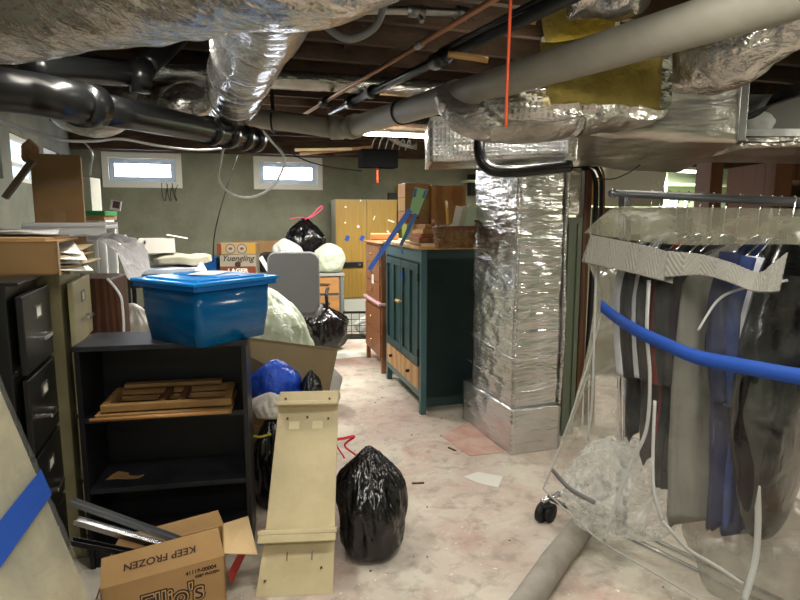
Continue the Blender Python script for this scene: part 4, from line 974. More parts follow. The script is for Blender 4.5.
# green note with blue tape, and tape strips down to the cabinet
t = thing('green_note', 'pale green paper note taped over the wooden drawer boxes', 'note')
g0, g1, g2, g3 = atY(416, 188, 4.62), atY(427, 189.5, 4.62), atY(416.5, 217, 4.50), atY(410, 213, 4.50)
yy = 4.60
gp = [atY(415, 187, yy), atY(428, 189.5, yy), atY(418, 215.5, yy), atY(409, 213, yy)]
MB().poly(gp, (0, .002, 0)).build('paper', mat('mint_note', (176, 226, 168), .7), t)
for (a, b) in (((416, 188.5), (414.5, 197)), ((426, 190), (423, 198))): MB().poly([atY(a[0] - 1.2, a[1], yy - .003), atY(a[0] + 1.2, a[1], yy - .003), atY(b[0] + 1.2, b[1], yy - .003), atY(b[0] - 1.2, b[1], yy - .003)], (0, .001, 0)).build('tape_strip', mat('light_blue_tape', (44, 150, 214), .5), t)
def strip(p, q, w, m, label, name='tape_strip', n=(0, -1, 0), sag=.0):
    p, q = Vector(p), Vector(q); d = (q - p).normalized(); s = d.cross(Vector(n)).normalized() * w / 2
    mb = MB(); mb.grid(lambda u, v: p.lerp(q, v) + s * (2 * u - 1) + Vector((0, 0, -sag * math.sin(PI * v))), 2, 14)
    o = mb.build(name, m, solid=.0012); return tagm(o, label, 'tape')
strip(atY(410, 210, 4.58), atY(369, 270, 5.52), .04, mat('bright_blue_tape', (44, 116, 236), .5), 'long blue tape strip running from the green note down past the cabinet corner')
strip(atY(416, 214, 4.56), atY(400.5, 246, 4.74), .028, mat('pale_blue_tape', (60, 120, 196), .5), 'shorter blue tape strip from the green note to the cabinet top')
o = MB().cyl(sit(399.5, 240.5) + Vector((0, 0, .011)), sit(420, 246.5) + Vector((0, 0, .011)), .010, n=14).build('rolled_paper', M_tan, smooth=True); tagm(o, 'thin rolled paper lying on the front of the teal cabinet top', 'roll')

# ================================================================== FOIL COLUMN AND BACKGROUND RIGHT
kc = atZ(511, 455, 0)
cA = math.atan2(E2.y, E2.x)
t = thing('duct_column', 'foil-wrapped vertical air duct standing in the middle right of the room', 'duct', (kc.x, kc.y, 0), ANG)
# base box: local x along e1, local y along e2 (away)
def noisy_box(x0, x1, y0, y1, z0, z1, amp, seed, nz=40, nh=10, r=.03, fz=None):
    mb = MB(); pts = []
    def seg(p, q, n): return [(p[0] + (q[0] - p[0]) * i / n, p[1] + (q[1] - p[1]) * i / n) for i in range(n)]
    pts = seg((x0, y0), (x1, y0), nh) + seg((x1, y0), (x1, y1), nh * 2) + seg((x1, y1), (x0, y1), nh) + seg((x0, y1), (x0, y0), nh * 2)
    cx, cy = (x0 + x1) / 2, (y0 + y1) / 2; rows = []
    for j in range(nz + 1):
        z = z0 + (z1 - z0) * j / nz; row = []
        for (x, y) in pts:
            q = Vector((x * 6, y * 6, z * 5 + 2 * x)) + Vector((seed, 0, 0))
            n1 = (1 - abs(noise.noise(q)) * 2.2) * amp + noise.noise(q * 2.5) * amp * .5
            d = Vector((x - cx, y - cy)); 
            if d.length > 0: d.normalize()
            row.append(mb.bm.verts.new((x + d.x * n1, y + d.y * n1, z)))
        rows.append(row)
    m = len(pts)
    for j in range(nz):
        for i in range(m): mb.bm.faces.new((rows[j][i], rows[j][(i + 1) % m], rows[j + 1][(i + 1) % m], rows[j + 1][i]))
    mb.bm.faces.new(rows[0][::-1]); mb.bm.faces.new(rows[-1]); return mb
noisy_box(0, .345, 0, .73, 0, .29, .008, 2).build('base_box', M_foilC, t, smooth=True)
noisy_box(.015, .34, .02, .61, .29, 1.80, .007, 5, 70, 14).build('wrap', M_foilC, t, smooth=True)
mb = MB(); mb.tube([(.012, .016, .30), (.006, .016, .7), (.012, .010, 1.1), (.008, .016, 1.5), (.012, .012, 1.80)], .010, n=8, sm=10, jit=.4, jf=14); mb.build('corner_tape', M_foilQ, t, smooth=True)
mb = MB()
mb.tube([(.345, .01, .30), (.35, .0, .8), (.345, .01, 1.3), (.345, .005, 1.80)], .012, n=8, sm=12, jit=.5, jf=16); mb.build('edge_fold', M_foilQ, t, smooth=True)
for z in (.42, .62, 1.32): MB().tube([(-.006, .66, z + .05), (-.004, .3, z + .02), (.0, .0, z), (.17, -.002, z - .01), (.35, .0, z + .02)], .005, n=6, sm=8, jit=.4, jf=20, ry=.5).build('tape_seam', M_foilQ, t, smooth=True)
# second, narrower foil duct piece behind
CM = WM[t]
o = noisy_box(.385, .56, .18, .5, 1.50, 1.80, .008, 9, 30).xform(lambda v: CM @ v).build('foil_riser', M_foilD, smooth=True); tagm(o, 'short foil-wrapped riser behind the right side of the duct column', 'duct')
# grey-green metal locker behind the column
t = thing('metal_locker', 'grey-green ribbed metal locker in the gap right of the duct column', 'locker', (CM @ Vector((.375, .16, 0)))[:], ANG)
mb = MB(); mb.box((.11, .2, .745), (.20, .36, 1.48)); mb.build('body', mat('grey_green_steel', (92, 100, 84), .5), t, bevel=.004)
for k in range(3): MB().box((.04 + .07 * k, .015, .745), (.02, .01, 1.4)).build('rib', MATS['grey_green_steel'], t, bevel=.002)
# dark timber post with black and copper pipes beside it
pp = CM @ Vector((.68, .36, 0))
o = MB().box((pp.x + .03, pp.y, .9), (.06, .09, 1.8), rz=ANG).build('timber_post', M_dkbrown, bevel=.004); tagm(o, 'dark brown timber post right of the duct column', 'post')
for k, (dx, dy, r, m, lb) in enumerate([(.10, -.03, .016, M_black, 'black insulated pipe nearest the dark timber post'), (.14, -.02, .013, M_black, 'thinner black pipe between the insulated pipe and the copper pipe'), (.165, 0, .008, M_copper, 'thin copper pipe outermost beside the dark timber post')]):
    x, y = pp.x + dx, pp.y + dy
    o = MB().tube([(x - .22 - dx, y + .05, 1.80 + .02 * k), (x - .10, y + .02, 1.815 + .02 * k), (x - .02, y, 1.76 + .02 * k), (x, y, 1.6), (x + .0, y, 1.1), (x - .01, y, .5), (x, y, .01)], r, n=12, sm=8).build('refrigerant_pipe', m, smooth=True); tagm(o, lb, 'pipe', 'pipes beside the dark timber post')
# olive partition board behind the rack, white wrapped box above
pl_ = atY(592, 210, 5.3)
o = MB().box((3.2, 5.7, .785), (2.9, .05, 1.57), rz=.08).build('wall_partition', M_olive); struct(o)
o = noisy_box(-.22, .34, -.1, .25, 0, .34, .012, 7, 12, 8).xform(lambda v: Vector((2.05, 5.62 + .0, 1.58)) + v * 1.0).build('wrapped_bale', mat('white_wrapped_foil', (226, 226, 206), .5, bump=.6, bscale=30), smooth=True); tagm(o, 'white wrapped bale on top of the olive partition', 'bale')
o = MB().box((1.72, 5.62, 1.72), (.12, .1, .26), rz=.1).build('wooden_block', M_pine, bevel=.004); tagm(o, 'pale wooden block on the partition beside the white bale', 'block')
# brown timber posts and brown cabinet at the right
o = MB().box((2.20, 4.35, 1.225), (.11, .14, H - .0), rz=ANG).build('timber_post', M_post, bevel=.004); tagm(o, 'brown painted timber post behind the clothes rack bar', 'post')
t = thing('open_cupboard', 'brown open-fronted timber cupboard at the right behind the clothes rack', 'cupboard', (2.56, 4.17, 0), 0)
MB().box((.06, .06, .93), (.12, .12, 1.86)).build('front_post', M_post, t, bevel=.004)
MB().box((.75, .62, .93), (1.4, .03, 1.86)).build('back_panel', M_post, t)
MB().box((.02, .36, .93), (.04, .5, 1.86)).build('side_panel', M_dkbrown, t)
for z in (.5, 1.0, 1.48): MB().box((.75, .33, z), (1.4, .56, .03)).build('shelf', M_post, t, bevel=.002)
MB().box((.75, .06, 1.80), (1.4, .03, .12)).build('top_rail', M_dkbrown, t)
# pale shelving along the back wall at the right
t = thing('shelf_frame', 'pale painted timber shelf frame along the back wall', 'shelf', room(7.6, .42)[:], ANG)
for x in (0, .75, 1.5, 2.25): MB().box((x, 0, 1.12), (.07, .05, 2.24)).build('upright', mat('pale_cream_paint', (214, 218, 190), .6), t, bevel=.003)
for z in (.6, 1.2, 1.98): MB().box((1.12, .15, z), (2.4, .3, .03)).build('shelf', MATS['pale_cream_paint'], t)
for k, x in enumerate((.95, 1.12, 1.3)):
    o = MB().cyl(room(7.6 + x, .30, 1.22), room(7.6 + x + .05, .25, 1.85), .022, n=10).build('glass_tube', mat('pale_glass_tube', (190, 206, 200), .2, spec=.8), smooth=True); tagm(o, 'pale spare lamp tube leaning on the shelf frame by the back wall', 'lamp tube', 'spare lamp tubes on the shelf frame')
t = thing('wall_shelf', 'pale green wall shelf on black brackets behind the wicker basket', 'shelf', room(5.55, .15, 1.98)[:], ANG)
MB().box((.1, 0, 0), (1.2, .26, .03)).build('board', M_wallP, t)
for x in (-.3, .1, .6):
    MB().box((x, .10, -.1), (.03, .02, .2)).build('bracket', M_black, t)
o = MB().box(room(6.2, .06, 1.62), (.5, .03, .26), rz=ANG).build('pale_board', MATS['pale_cream_paint']); tagm(o, 'pale board fixed to the back wall behind the basket papers', 'board')
o = MB().box(room(5.2, .1, 1.93), (.12, .1, .3), rz=ANG).build('black_bracket', M_black); tagm(o, 'black metal bracket on the back wall above the crate', 'bracket')

# ================================================================== CEILING SERVICES
def duct(name, label, pts, r, m, cat='duct', jit=.08, jf=5, n=32, sm=14, ry=None, seed=0, group=None):
    t = MB().tube(pts, r, n=n, sm=sm, jit=jit, jf=jf, ry=ry, seed=seed).build(name, m, smooth=True); return tagm(t, label, cat, group)
def band(parent_label, P, d, r, m, w=.03): pass
# big trunk duct crossing the top left
t = thing('foil_trunk_duct', 'huge crinkled foil-wrapped duct crossing the top left corner', 'duct', (-.9, 1.7, 1.95), 0)
MB().tube([(-2.15, 2.32, 2.18), (-1.5, 2.06, 2.19), (-.9, 1.76, 2.17), (-.48, 1.53, 2.15), (-.18, 1.36, 2.13), (.10, 1.22, 2.18)], .235, n=56, sm=22, jit=.10, jf=4, ry=.9).build('wrap', M_foil, t, smooth=True, world=True)
for k, (dz, dy) in enumerate(((-.11, -.205),)):
    MB().tube([(-1.5, 2.04 + dy, 2.19 + dz), (-.9, 1.74 + dy, 2.2 + dz), (-.48, 1.52 + dy, 2.21 + dz), (-.2, 1.36 + dy, 2.24 + dz)], .008, n=6, sm=10, jit=.5, jf=20, ry=.4).build('tape_seam', M_foilQ, t, smooth=True, world=True)
# branch running away
t = thing('foil_branch_duct', 'round foil-wrapped branch duct hanging under the joists at upper left', 'duct', (-.7, 2.8, 2.1), 0)
MB().tube([(-.30, 1.62, 2.14), (-.45, 2.1, 2.17), (-.67, 2.75, 2.19), (-.90, 3.4, 2.18), (-1.02, 3.74, 2.16)], lambda u: .152 - .006 * u, n=48, sm=22, jit=.06, jf=5).build('wrap', M_foilB, t, smooth=True, world=True)
for p, q in (((-.63, 2.62, 2.19), (-.645, 2.66, 2.19)), ((-.77, 3.02, 2.187), (-.78, 3.06, 2.187)), ((-.915, 3.45, 2.178), (-.925, 3.48, 2.177))):
    MB().tube([p, q], .156, n=40, sm=1, jit=.04, jf=6).build('band', M_foilQ, t, smooth=True, world=True)
duct('foil_flex_duct', 'small crumpled foil duct behind the black drain pipe', [(-2.0, 4.6, 2.28), (-1.75, 4.3, 2.26), (-1.5, 4.0, 2.2), (-1.32, 3.75, 2.16), (-1.15, 4.1, 2.3)], .12, M_foil, jit=.15, seed=3)
duct('foil_elbow', 'foil elbow dipping below the black drain pipe', [(-2.35, 4.3, 2.32), (-2.15, 4.1, 2.17), (-1.92, 4.05, 2.13), (-1.75, 4.2, 2.3)], lambda u: .14 - .04 * u, M_foilD, jit=.12, seed=5)
duct('foil_pipe', 'thin silver pipe running across above the black drain pipe', [(-2.85, 4.6, 2.30), (-1.0, 5.2, 2.30), (1.0, 5.8, 2.30), (1.8, 6.1, 2.30)], .05, M_foilB, 'pipe', jit=.04, sm=8)
duct('foil_pipe', 'silver insulated pipe crossing behind the copper pipe', [(-2.0, 3.6, 2.36), (-.3, 4.15, 2.36), (.8, 4.5, 2.36), (1.6, 4.8, 2.36)], .06, M_foilB, 'pipe', jit=.04, sm=8)
# black drain pipe
t = thing('black_drain_pipe', 'thick black drain pipe with hubs crossing below the foil duct', 'pipe', (-1.3, 2.9, 1.9), 0)
pa, pb = atY(78, 104, 2.45), atY(255, 140, 4.05)
dpd = (pb - pa).normalized()
p_start = atY(20, 92, 2.25)
MB().tube([pa + dpd * .1, pb], .066, n=32, sm=8).build('pipe', M_abs, t, smooth=True, world=True)
for f0, rr, ll in ((.0, .088, .10), (.62, .082, .05), (.74, .084, .06), (.86, .084, .05), (.97, .08, .06)):
    q = pa.lerp(pb, f0); MB().cyl(q, q + dpd * ll, rr, n=32).build('hub', M_abs, t, smooth=True, world=True)
MB().tube([pa + dpd * .04, pa - dpd * .10 + Vector((0, 0, .005)), atY(28, 93, 2.3), atY(-20, 88, 2.2), atY(-90, 80, 2.1)], lambda u: .078, n=32, sm=8).build('elbow', M_abs, t, smooth=True, world=True)
MB().tube([atY(30, 68, 2.5), atY(80, 70, 2.75), atY(125, 74, 3.0), atY(148, 68, 3.1)], .055, n=24, sm=8).build('branch_pipe', M_abs, t, smooth=True, world=True)
q = atY(130, 76, 3.0); MB().cyl(q, q + Vector((.07, .05, 0)), .075, n=24).build('hub', M_abs, t, smooth=True, world=True)
MB().tube([atY(146, 66, 3.1), atY(165, 48, 3.2), atY(178, 36, 3.3)], .055, n=24, sm=5).build('branch_pipe', M_abs, t, smooth=True, world=True)
# grey main pipe
t = thing('grey_drain_pipe', 'long grey painted drain pipe running from the middle to the upper right', 'pipe', (0, 3, 2.1), 0)
ga = atY(352, 127, 4.45); gb = atY(700, 22, 1.95); gd = (gb - ga).normalized(); gb2 = gb + gd * 1.2
GR = .069
MB().cyl(ga, gb2, GR, n=48).build('pipe', M_pvc, t, smooth=True, world=True)
g0_ = atY(255, 119, 4.75); g1_ = atY(335, 128, 4.55)
MB().tube([g0_ - Vector((.9, -.1, 0)), g0_, g1_, ga + gd * .05], GR * 1.04, n=32, sm=10).build('offset_pipe', M_pvc, t, smooth=True, world=True)
for P, d_, ll, rr in ((ga - gd * .02, gd, .10, 1.22), (g1_ - Vector((.03, 0, 0)), Vector((1, -.1, 0)), .09, 1.2), (ga + gd * .78, gd, .012, 1.1)):
    MB().cyl(P, P + d_ * ll, GR * rr, n=36).build('hub', M_pvc if ll > .02 else M_black, t, smooth=True, world=True)
q = atY(273, 122, 4.7); mb = MB()
mb.tube([q + Vector((0, .0, .075)), q + Vector((0, -.073, .03)), q + Vector((0, -.07, -.04)), q + Vector((0, 0, -.078)), q + Vector((0, .07, -.03)), q + Vector((0, .07, .05)), q + Vector((0, 0, .08))], .008, n=6, sm=4); mb.bar(q + Vector((0, 0, .07)), q + Vector((0, 0, .40)), .03, .006); mb.build('hanger_strap', M_black, t, world=True)
# black and copper lines above the grey pipe
def pipe(name, label, pts, r, m, cat='pipe', sm=6, n=14):
    o = MB().tube(pts, r, n=n, sm=sm).build(name, m, smooth=True); return tagm(o, label, cat)
t = thing('black_water_pipe', 'black pipe with fittings running up between the joists above the grey pipe', 'pipe', (0, 3, 2.3), 0)
ba, bb = atY(330, 112, 4.9), atY(560, 2, 2.15); bdn = (bb - ba).normalized()
MB().cyl(ba, bb + bdn * .5, .024, n=16).build('pipe', M_abs, t, smooth=True, world=True)
for f0, ll in ((.17, .12), (.33, .09), (.66, .12)):
    q = ba.lerp(bb, f0); MB().cyl(q, q + bdn * ll, .04, n=20).build('coupling', M_abs, t, smooth=True, world=True)
q = ba.lerp(bb, .70); MB().cyl(q - bdn * .05, q + bdn * 1.0, .012, n=10).xform(lambda v: v + Vector((0, 0, .04))).build('side_cable', M_abs, t, smooth=True, world=True)
ca, cb_ = atY(300, 117, 4.9), atY(500, -4, 2.25)
t = thing('copper_water_pipe', 'dull copper water pipe with an elbow beside the black pipe', 'pipe', (0, 3, 2.3), 0)
cd = (cb_ - ca).normalized()
MB().cyl(ca, cb_, .012, n=12).build('pipe', M_copper, t, smooth=True, world=True)
q = ca.lerp(cb_, .22); MB().cyl(q, q + cd * .12, .03, n=14).build('coupling', M_abs, t, smooth=True, world=True)
q = ca.lerp(cb_, .76); MB().cyl(q, q + cd * .05, .018, n=12).build('fitting', M_steel, t, smooth=True, world=True)
pipe('grey_hose', 'grey hose looping down from the joists at the top', [atY(318, 6, 2.45), atY(328, 28, 2.45), atY(350, 39, 2.45), atY(374, 28, 2.45), atY(384, 5, 2.45), atY(383, -15, 2.4)], .014, mat('grey_rubber_hose', (120, 122, 120), .4))
pipe('steel_conduit', 'grey conduit with a valve running across the top beside the hose', [atY(322, 12, 2.6), atY(380, 10, 2.6), atY(440, 12, 2.6), atY(468, 15, 2.6)], .017, M_steel)
t = thing('pipe_valve', 'small metal valve on the conduit at the top centre', 'valve', atY(418, 12, 2.6)[:], 0)
MB().cyl(atY(408, 11, 2.6), atY(426, 12, 2.6), .024, n=14).build('valve_body', M_steel, t, world=True, smooth=True)
MB().bar(atY(418, 12, 2.6), atY(422, 22, 2.58), .02, .02).build('handle', M_steel, t, world=True, bevel=.003)
MB().cyl(atY(455, 12, 2.6), atY(468, 15, 2.6), .026, n=14).build('end_nut', M_steel, t, world=True, smooth=True)
pipe('wooden_lath', 'short pale lath nailed across the joists above the grey pipe', [atY(448, 54, 2.7), atY(488, 60, 2.7)], .014, M_pine, 'lath', n=4)
pipe('wooden_lath', 'pale lath under the joists near the yellow insulation', [atY(515, 18, 2.5), atY(536, 21, 2.5)], .016, M_pine, 'lath', n=4)
for k, (p, q, lb) in enumerate([((295, 150), (352, 149), 'long pale timber offcut tucked highest above the back wall'), ((300, 154), (372, 147), 'narrow timber offcut crossing the long pale one'), ((335, 155), (382, 149), 'short timber offcut nearest the black wiring box')]):
    o = MB().bar(atY(*p, 7.0 + .1 * k), atY(*q, 7.0 + .1 * k), .05, .03).build('timber_offcut', [M_cream, M_pine2, M_joist][k], bevel=.002); tagm(o, lb, 'timber')
# wires
pipe('orange_line', 'orange cord hanging straight down in front of the grey pipe', [atY(511, -8, 2.15), atY(509, 40, 2.15), atY(507, 90, 2.15), atY(506, 127, 2.15)], .0055, mat('orange_plastic', (226, 88, 40), .5), 'cord', n=10)
pipe('orange_stick', 'short orange strip hanging near the black wiring box', [atY(377, 154, 7.0), atY(377.5, 183, 7.0)], .012, MATS['orange_plastic'], 'strip', n=4)
pipe('white_cable', 'white cable hanging in a big loop below the black pipe', [atY(262, 130, 3.9), atY(272, 142, 3.9), atY(283, 155, 3.9), atY(283, 168, 3.9), atY(272, 187, 3.9), atY(252, 197, 3.9), atY(232, 194, 3.9), atY(219, 180, 3.9), atY(221, 160, 3.9), atY(224, 146, 3.9)], .008, M_white, 'cable')
pipe('white_cable', 'white cable sagging from the left edge under the black pipe', [atY(-6, 120, 3.0), atY(30, 131, 3.2), atY(62, 140, 3.4), atY(95, 141, 3.7), atY(122, 139, 4.0), atY(160, 146, 4.4), atY(200, 150, 4.9), atY(238, 147, 5.2)], .009, mat('grey_white_cable', (176, 178, 184), .4), 'cable')
pipe('black_line', 'thin black cord slanting down towards the desk', [atY(238, 155, 6.2), atY(226, 190, 6.2), atY(215, 232, 6.2), atY(213, 262, 6.5)], .006, M_black, 'cord')
pipe('black_cable', 'black cable sagging along the top of the back wall', [atY(262, 135, 7.0), atY(300, 158, 7.3), atY(330, 167, 7.3), atY(362, 171, 7.3)], .008, M_black, 'cable')
t = thing('wiring_box', 'black electrical box with loose wires above the wardrobe', 'electrical box', atY(378, 168, 7.0)[:], ANG)
MB().box((0, 0, .1), (.42, .2, .2)).build('box', mat('matt_black', (10, 10, 11), .9, spec=.05), t, bevel=.004)
for k in range(6): MB().tube([(-.1 + .08 * k, -.08, .2), (-.06 + .08 * k, -.11, .32), (.06 + .06 * k, -.1, .34 - .02 * k), (.2 + .04 * k, -.1, .26), (.45, -.05, .22 + .02 * k)], .008, n=6, sm=6).build('wire', M_steel, t, smooth=True)
# wires hanging from the back-left window and the joists
t = thing('hanging_wire', 'tangle of thin wire hanging on the wall under the left window', 'wire', on_back(166, 183)[:], ANG)
for k in range(3): MB().tube([(-.05 + .06 * k, -.03, 0), (-.05 + .07 * k, -.03, -.15), (-.02 + .07 * k, -.04, -.22), (.0 + .05 * k, -.04, -.12), (.02 + .06 * k, -.03, -.02)], .004, n=6, sm=6).build('strand', M_black, t, smooth=True)
pipe('grey_line', 'thin grey cords tied up beside the left back window', [atY(82, 140, 5.2), atY(92, 152, 5.2), atY(91, 168, 5.2), atY(90, 176, 5.2)], .007, M_steel, 'cord')

# ---- right hand ducts
t = thing('foil_main_duct', 'wide rectangular foil-wrapped duct running right from above the column', 'duct', (2.2, 3.8, 1.8), .0)
mb = MB()
def yz(u): return 0
def rectduct(x0, x1, y0, y1, z0, z1, amp, seed, nx=80, zb=None):
    zb = z0 if zb is None else zb
    mb = MB(); pts = []
    def seg(p, q, n): return [(p[0] + (q[0] - p[0]) * i / n, p[1] + (q[1] - p[1]) * i / n) for i in range(n)]
    pts = seg((y0, z0), (y1, zb), 12) + seg((y1, zb), (y1, z1), 8) + seg((y1, z1), (y0, z1), 12) + seg((y0, z1), (y0, z0), 8)
    cy, cz_ = (y0 + y1) / 2, (z0 + z1) / 2; rows = []
    for j in range(nx + 1):
        x = x0 + (x1 - x0) * j / nx; row = []
        for (y, z) in pts:
            q = Vector((x * 3 + y * 2, y * 6, z * 7)) + Vector((0, seed, 0))
            n1 = (1 - abs(noise.noise(q)) * 2.2) * amp + noise.noise(q * 2.6) * amp * .5
            sag = -.02 * math.sin(x * 3.1 + seed) if z < cz_ else 0
            d = Vector((y - cy, (z - cz_) * 1.5)); d.normalize()
            row.append(mb.bm.verts.new((x, y + d.x * n1, z + d.y * n1 + sag)))
        rows.append(row)
    m = len(pts)
    for j in range(nx):
        for i in range(m): mb.bm.faces.new((rows[j][i], rows[j][(i + 1) % m], rows[j + 1][(i + 1) % m], rows[j + 1][i]))
    mb.bm.faces.new(rows[0][::-1]); mb.bm.faces.new(rows[-1]); return mb
rectduct(.17, .95, 3.5, 4.15, 1.825, 2.05, .006, 1, 40).build('near_section', M_foilQ, t, smooth=True, world=True)
rectduct(.96, 1.88, 3.42, 4.1, 1.93, 2.23, .012, 2, 60, 1.81).build('middle_section', M_foilD2, t, smooth=True, world=True)
rectduct(1.89, 3.5, 3.42, 4.1, 1.86, 1.93, .012, 4, 70, 1.83).build('far_section', M_foilD, t, smooth=True, world=True)
for x, w, m, zc_, zh_ in ((.955, .05, M_foilQ, 1.95, .30), (1.885, .045, M_steel, 2.075, .34)):
    MB().box((x, 3.76, zc_), (w, .72, zh_)).build('flange', m, t, world=True, bevel=.004)
t2 = thing('foil_supply_duct', 'bulging foil-wrapped round duct in front of the rectangular duct', 'duct', (1.2, 3, 1.9), 0)
MB().tube([atY(452, 96, 3.25), atY(470, 116, 3.15), atY(505, 121, 3.10), atY(545, 119, 3.14), atY(590, 113, 3.30), atY(640, 110, 3.5)], lambda u: .11 + .02 * min(1, u * 2.2), n=44, sm=18, jit=.09, jf=6, ry=.85).build('wrap', M_foilD, t2, smooth=True, world=True)
MB().tube([atY(560, 117.5, 3.19), atY(566, 116.5, 3.21)], .142, n=40, sm=1, jit=.08, jf=7, ry=.85).build('band', M_foilB, t2, smooth=True, world=True)
duct('foil_flex_duct', 'ribbed silver flexible duct curving beside the yellow insulation', [atY(492, 92, 3.0), atY(512, 104, 2.9), atY(550, 106, 2.85), atY(592, 96, 2.85), atY(632, 78, 2.9)], .075, M_foilQ, jit=.05, seed=2)
duct('foil_hood_duct', 'big crumpled foil duct at the upper right under the grey pipe', [atY(676, 66, 2.62), atY(702, 60, 2.5), atY(735, 48, 2.35), atY(780, 28, 2.2), atY(840, 0, 2.05)], lambda u: .10 + .045 * math.sin(PI * min(1, u * 1.3)), M_foil, jit=.14, jf=6, n=48, seed=6)
duct('foil_scrap_duct', 'crumpled foil duct end at the top behind the grey pipe', [atY(575, -8, 2.3), atY(605, -5, 2.3), atY(640, -12, 2.2)], .085, M_foil, jit=.2, jf=9, seed=9)
# yellow insulation batts
def batt(label, corners, th, seed):
    f = bil(*corners); a, b, c, d = map(Vector, corners); n = (b - a).cross(d - a).normalized()
    mb = MB(); rows = []
    def g(s):
        def h(u, v):
            p = f(u, v); e = min(u, 1 - u, v, 1 - v) * 8; k = min(1, e) ** .5
            q = p * 9 + Vector((seed, 0, 0))
            return p + n * s * (th / 2 * (.35 + .65 * k) + .02 * noise.noise(q)) + Vector((.012 * noise.noise(q + Vector((5, 0, 0))), 0, .016 * noise.noise(q * 1.3 + Vector((7, 0, 0)))))
        return h
    mb.grid(g(1), 24, 24); mb.grid(g(-1), 24, 24); bmesh.ops.remove_doubles(mb.bm, verts=mb.bm.verts, dist=.004)
    o = mb.build('insulation_batt', M_insul, smooth=True); return tagm(o, label, 'insulation')
i0, i1, i2, i3 = atY(551, 110, 2.62), atY(664, 114, 2.5), atY(668, 30, 2.5), atY(538, 45, 2.62)
o = batt('large yellow fibreglass batt hanging below the grey pipe', (i0, i1, i2, i3), .10, 1)
batt('yellow fibreglass batt tucked above the grey pipe', (atY(546, 45, 2.75), atY(612, 40, 2.7), atY(618, -8, 2.7), atY(538, -6, 2.75)), .08, 4)
mb = MB(); cloth(mb, bil(atY(550, 104, 2.56), atY(668, 110, 2.44), atY(664, 119, 2.45), atY(556, 117, 2.57)), 50, 5, .014, 14, 3); o = mb.build('torn_foil_fringe', M_foil, smooth=True); tagm(o, 'torn foil facing along the bottom of the yellow batt', 'foil')
mb = MB(); cloth(mb, bil(atY(660, 112, 2.42), atY(672, 108, 2.42), atY(673, 55, 2.42), atY(664, 50, 2.42)), 6, 30, .014, 12, 3); o = mb.build('foil_flap', M_foil, smooth=True); tagm(o, 'narrow foil flap at the right edge of the yellow batt', 'foil')
# black rubber bend between ducts and column
pipe('black_flexible_hose', 'thick black rubber hose bending under the foil duct above the column', [atY(480, 138, 3.38), atY(479.5, 150, 3.36), atY(483, 163, 3.35), atY(494, 170.5, 3.34), atY(515, 171.5, 3.35), atY(545, 169, 3.4), atY(570, 166, 3.45)], .032, M_abs, 'hose', sm=8, n=20)
pipe('thin_black_line', 'thin black cord hanging below the duct near the rack bar', [atY(596, 178, 3.3), atY(612, 179, 3.3), atY(628, 173, 3.3), atY(640, 165, 3.35)], .0035, M_black, 'cord')
# tray with wire hangers
th0 = atY(742, 137, 3.44)
t = thing('metal_tray', 'open galvanised duct tray holding wire hangers at the right edge', 'tray', th0[:], 0)
mb = MB(); mb.box((.5, .12, .005), (1.0, .30, .01)); mb.box((.5, -.03, .02), (1.0, .008, .04)); mb.build('tray', M_steel, t); MB().box((.5, .27, .14), (1., .008, .28)).build('back_panel', mat('dark_zinc', (92, 90, 84), .6, .3), t)
for k in range(8):
    y = .0 + .03 * k; pts = [(.02 + .012 * k, y, .03), (.0 + .02 * k, y, .07 + .01 * k), (.07 + .02 * k, y, .14), (.35, y + .02, .24 + .01 * k), (.7, y, .36)]
    o = MB().tube([th0 + Vector(p) for p in pts], .007, n=6, sm=6).build('wire_hanger', M_black, smooth=True); tagm(o, 'black wire hanger lying with others in the duct tray', 'hanger', 'wire hangers in the duct tray')
mb = MB(); bag_mesh(mb, th0 + Vector((.17, .16, .05)), .10, .04, .12, 8, sub=4, wr=.05, neck=.8); o = mb.build('white_padded_hanger', mat('grey_white_foam2', (196, 198, 196), .8), smooth=True); tagm(o, 'pale padded hanger end among the wire hangers', 'hanger')
for k in range(3):
    o = cloth(MB(), bil(th0 + Vector((.02 + .03 * k, .0 + .05 * k, .014 + .014 * k)), th0 + Vector((.42, .02 + .05 * k, .02 + .014 * k)), th0 + Vector((.42, .12 + .05 * k, .03 + .014 * k)), th0 + Vector((.0 + .05 * k, .10 + .05 * k, .02 + .014 * k))), 12, 4, .008, 12, k).build('cardboard_strip', M_card, solid=.003); tagm(o, ['lowest cardboard strip under the wire hangers', 'middle cardboard strip under the wire hangers', 'topmost cardboard strip under the wire hangers'][k], 'cardboard')

# ================================================================== CLOTHES RACK
RA = atY(617, 193, 2.42); RB = atY(800, 202, 1.88)
rd = (RB - RA); rd2 = Vector((rd.x, rd.y, 0)).normalized(); ra = Vector((-rd2.y, rd2.x, 0))   # ra points away from the viewer
if ra.y < 0: ra = -ra
LBAR = 1.45
def rk(s, d, z): return Vector((RA.x, RA.y, 0)) + rd2 * s + ra * d + Vector((0, 0, z))
def barz(s): return RA.z + (RB.z - RA.z) * s / (rd2.dot(RB - RA))
t = thing('clothes_rack', 'chrome rolling clothes rack standing at the right', 'clothes rack', rk(.6, 0, 0)[:], math.atan2(rd2.y, rd2.x))
MB().cyl(rk(-.02, 0, barz(0)), rk(LBAR, 0, barz(LBAR)), .0145, n=20).build('rail', M_rail, t, smooth=True, world=True)
MB().sph(rk(-.02, 0, barz(0)), .02, sub=2).build('end_cap', M_rail, t, smooth=True, world=True)
F0 = Vector((atZ(598, 545, .10).x, atZ(598, 545, .10).y, .10)); base0 = atZ(625, 545, .10)
bs = rk(.05, .12, .10); be = rk(LBAR, .12, .10)
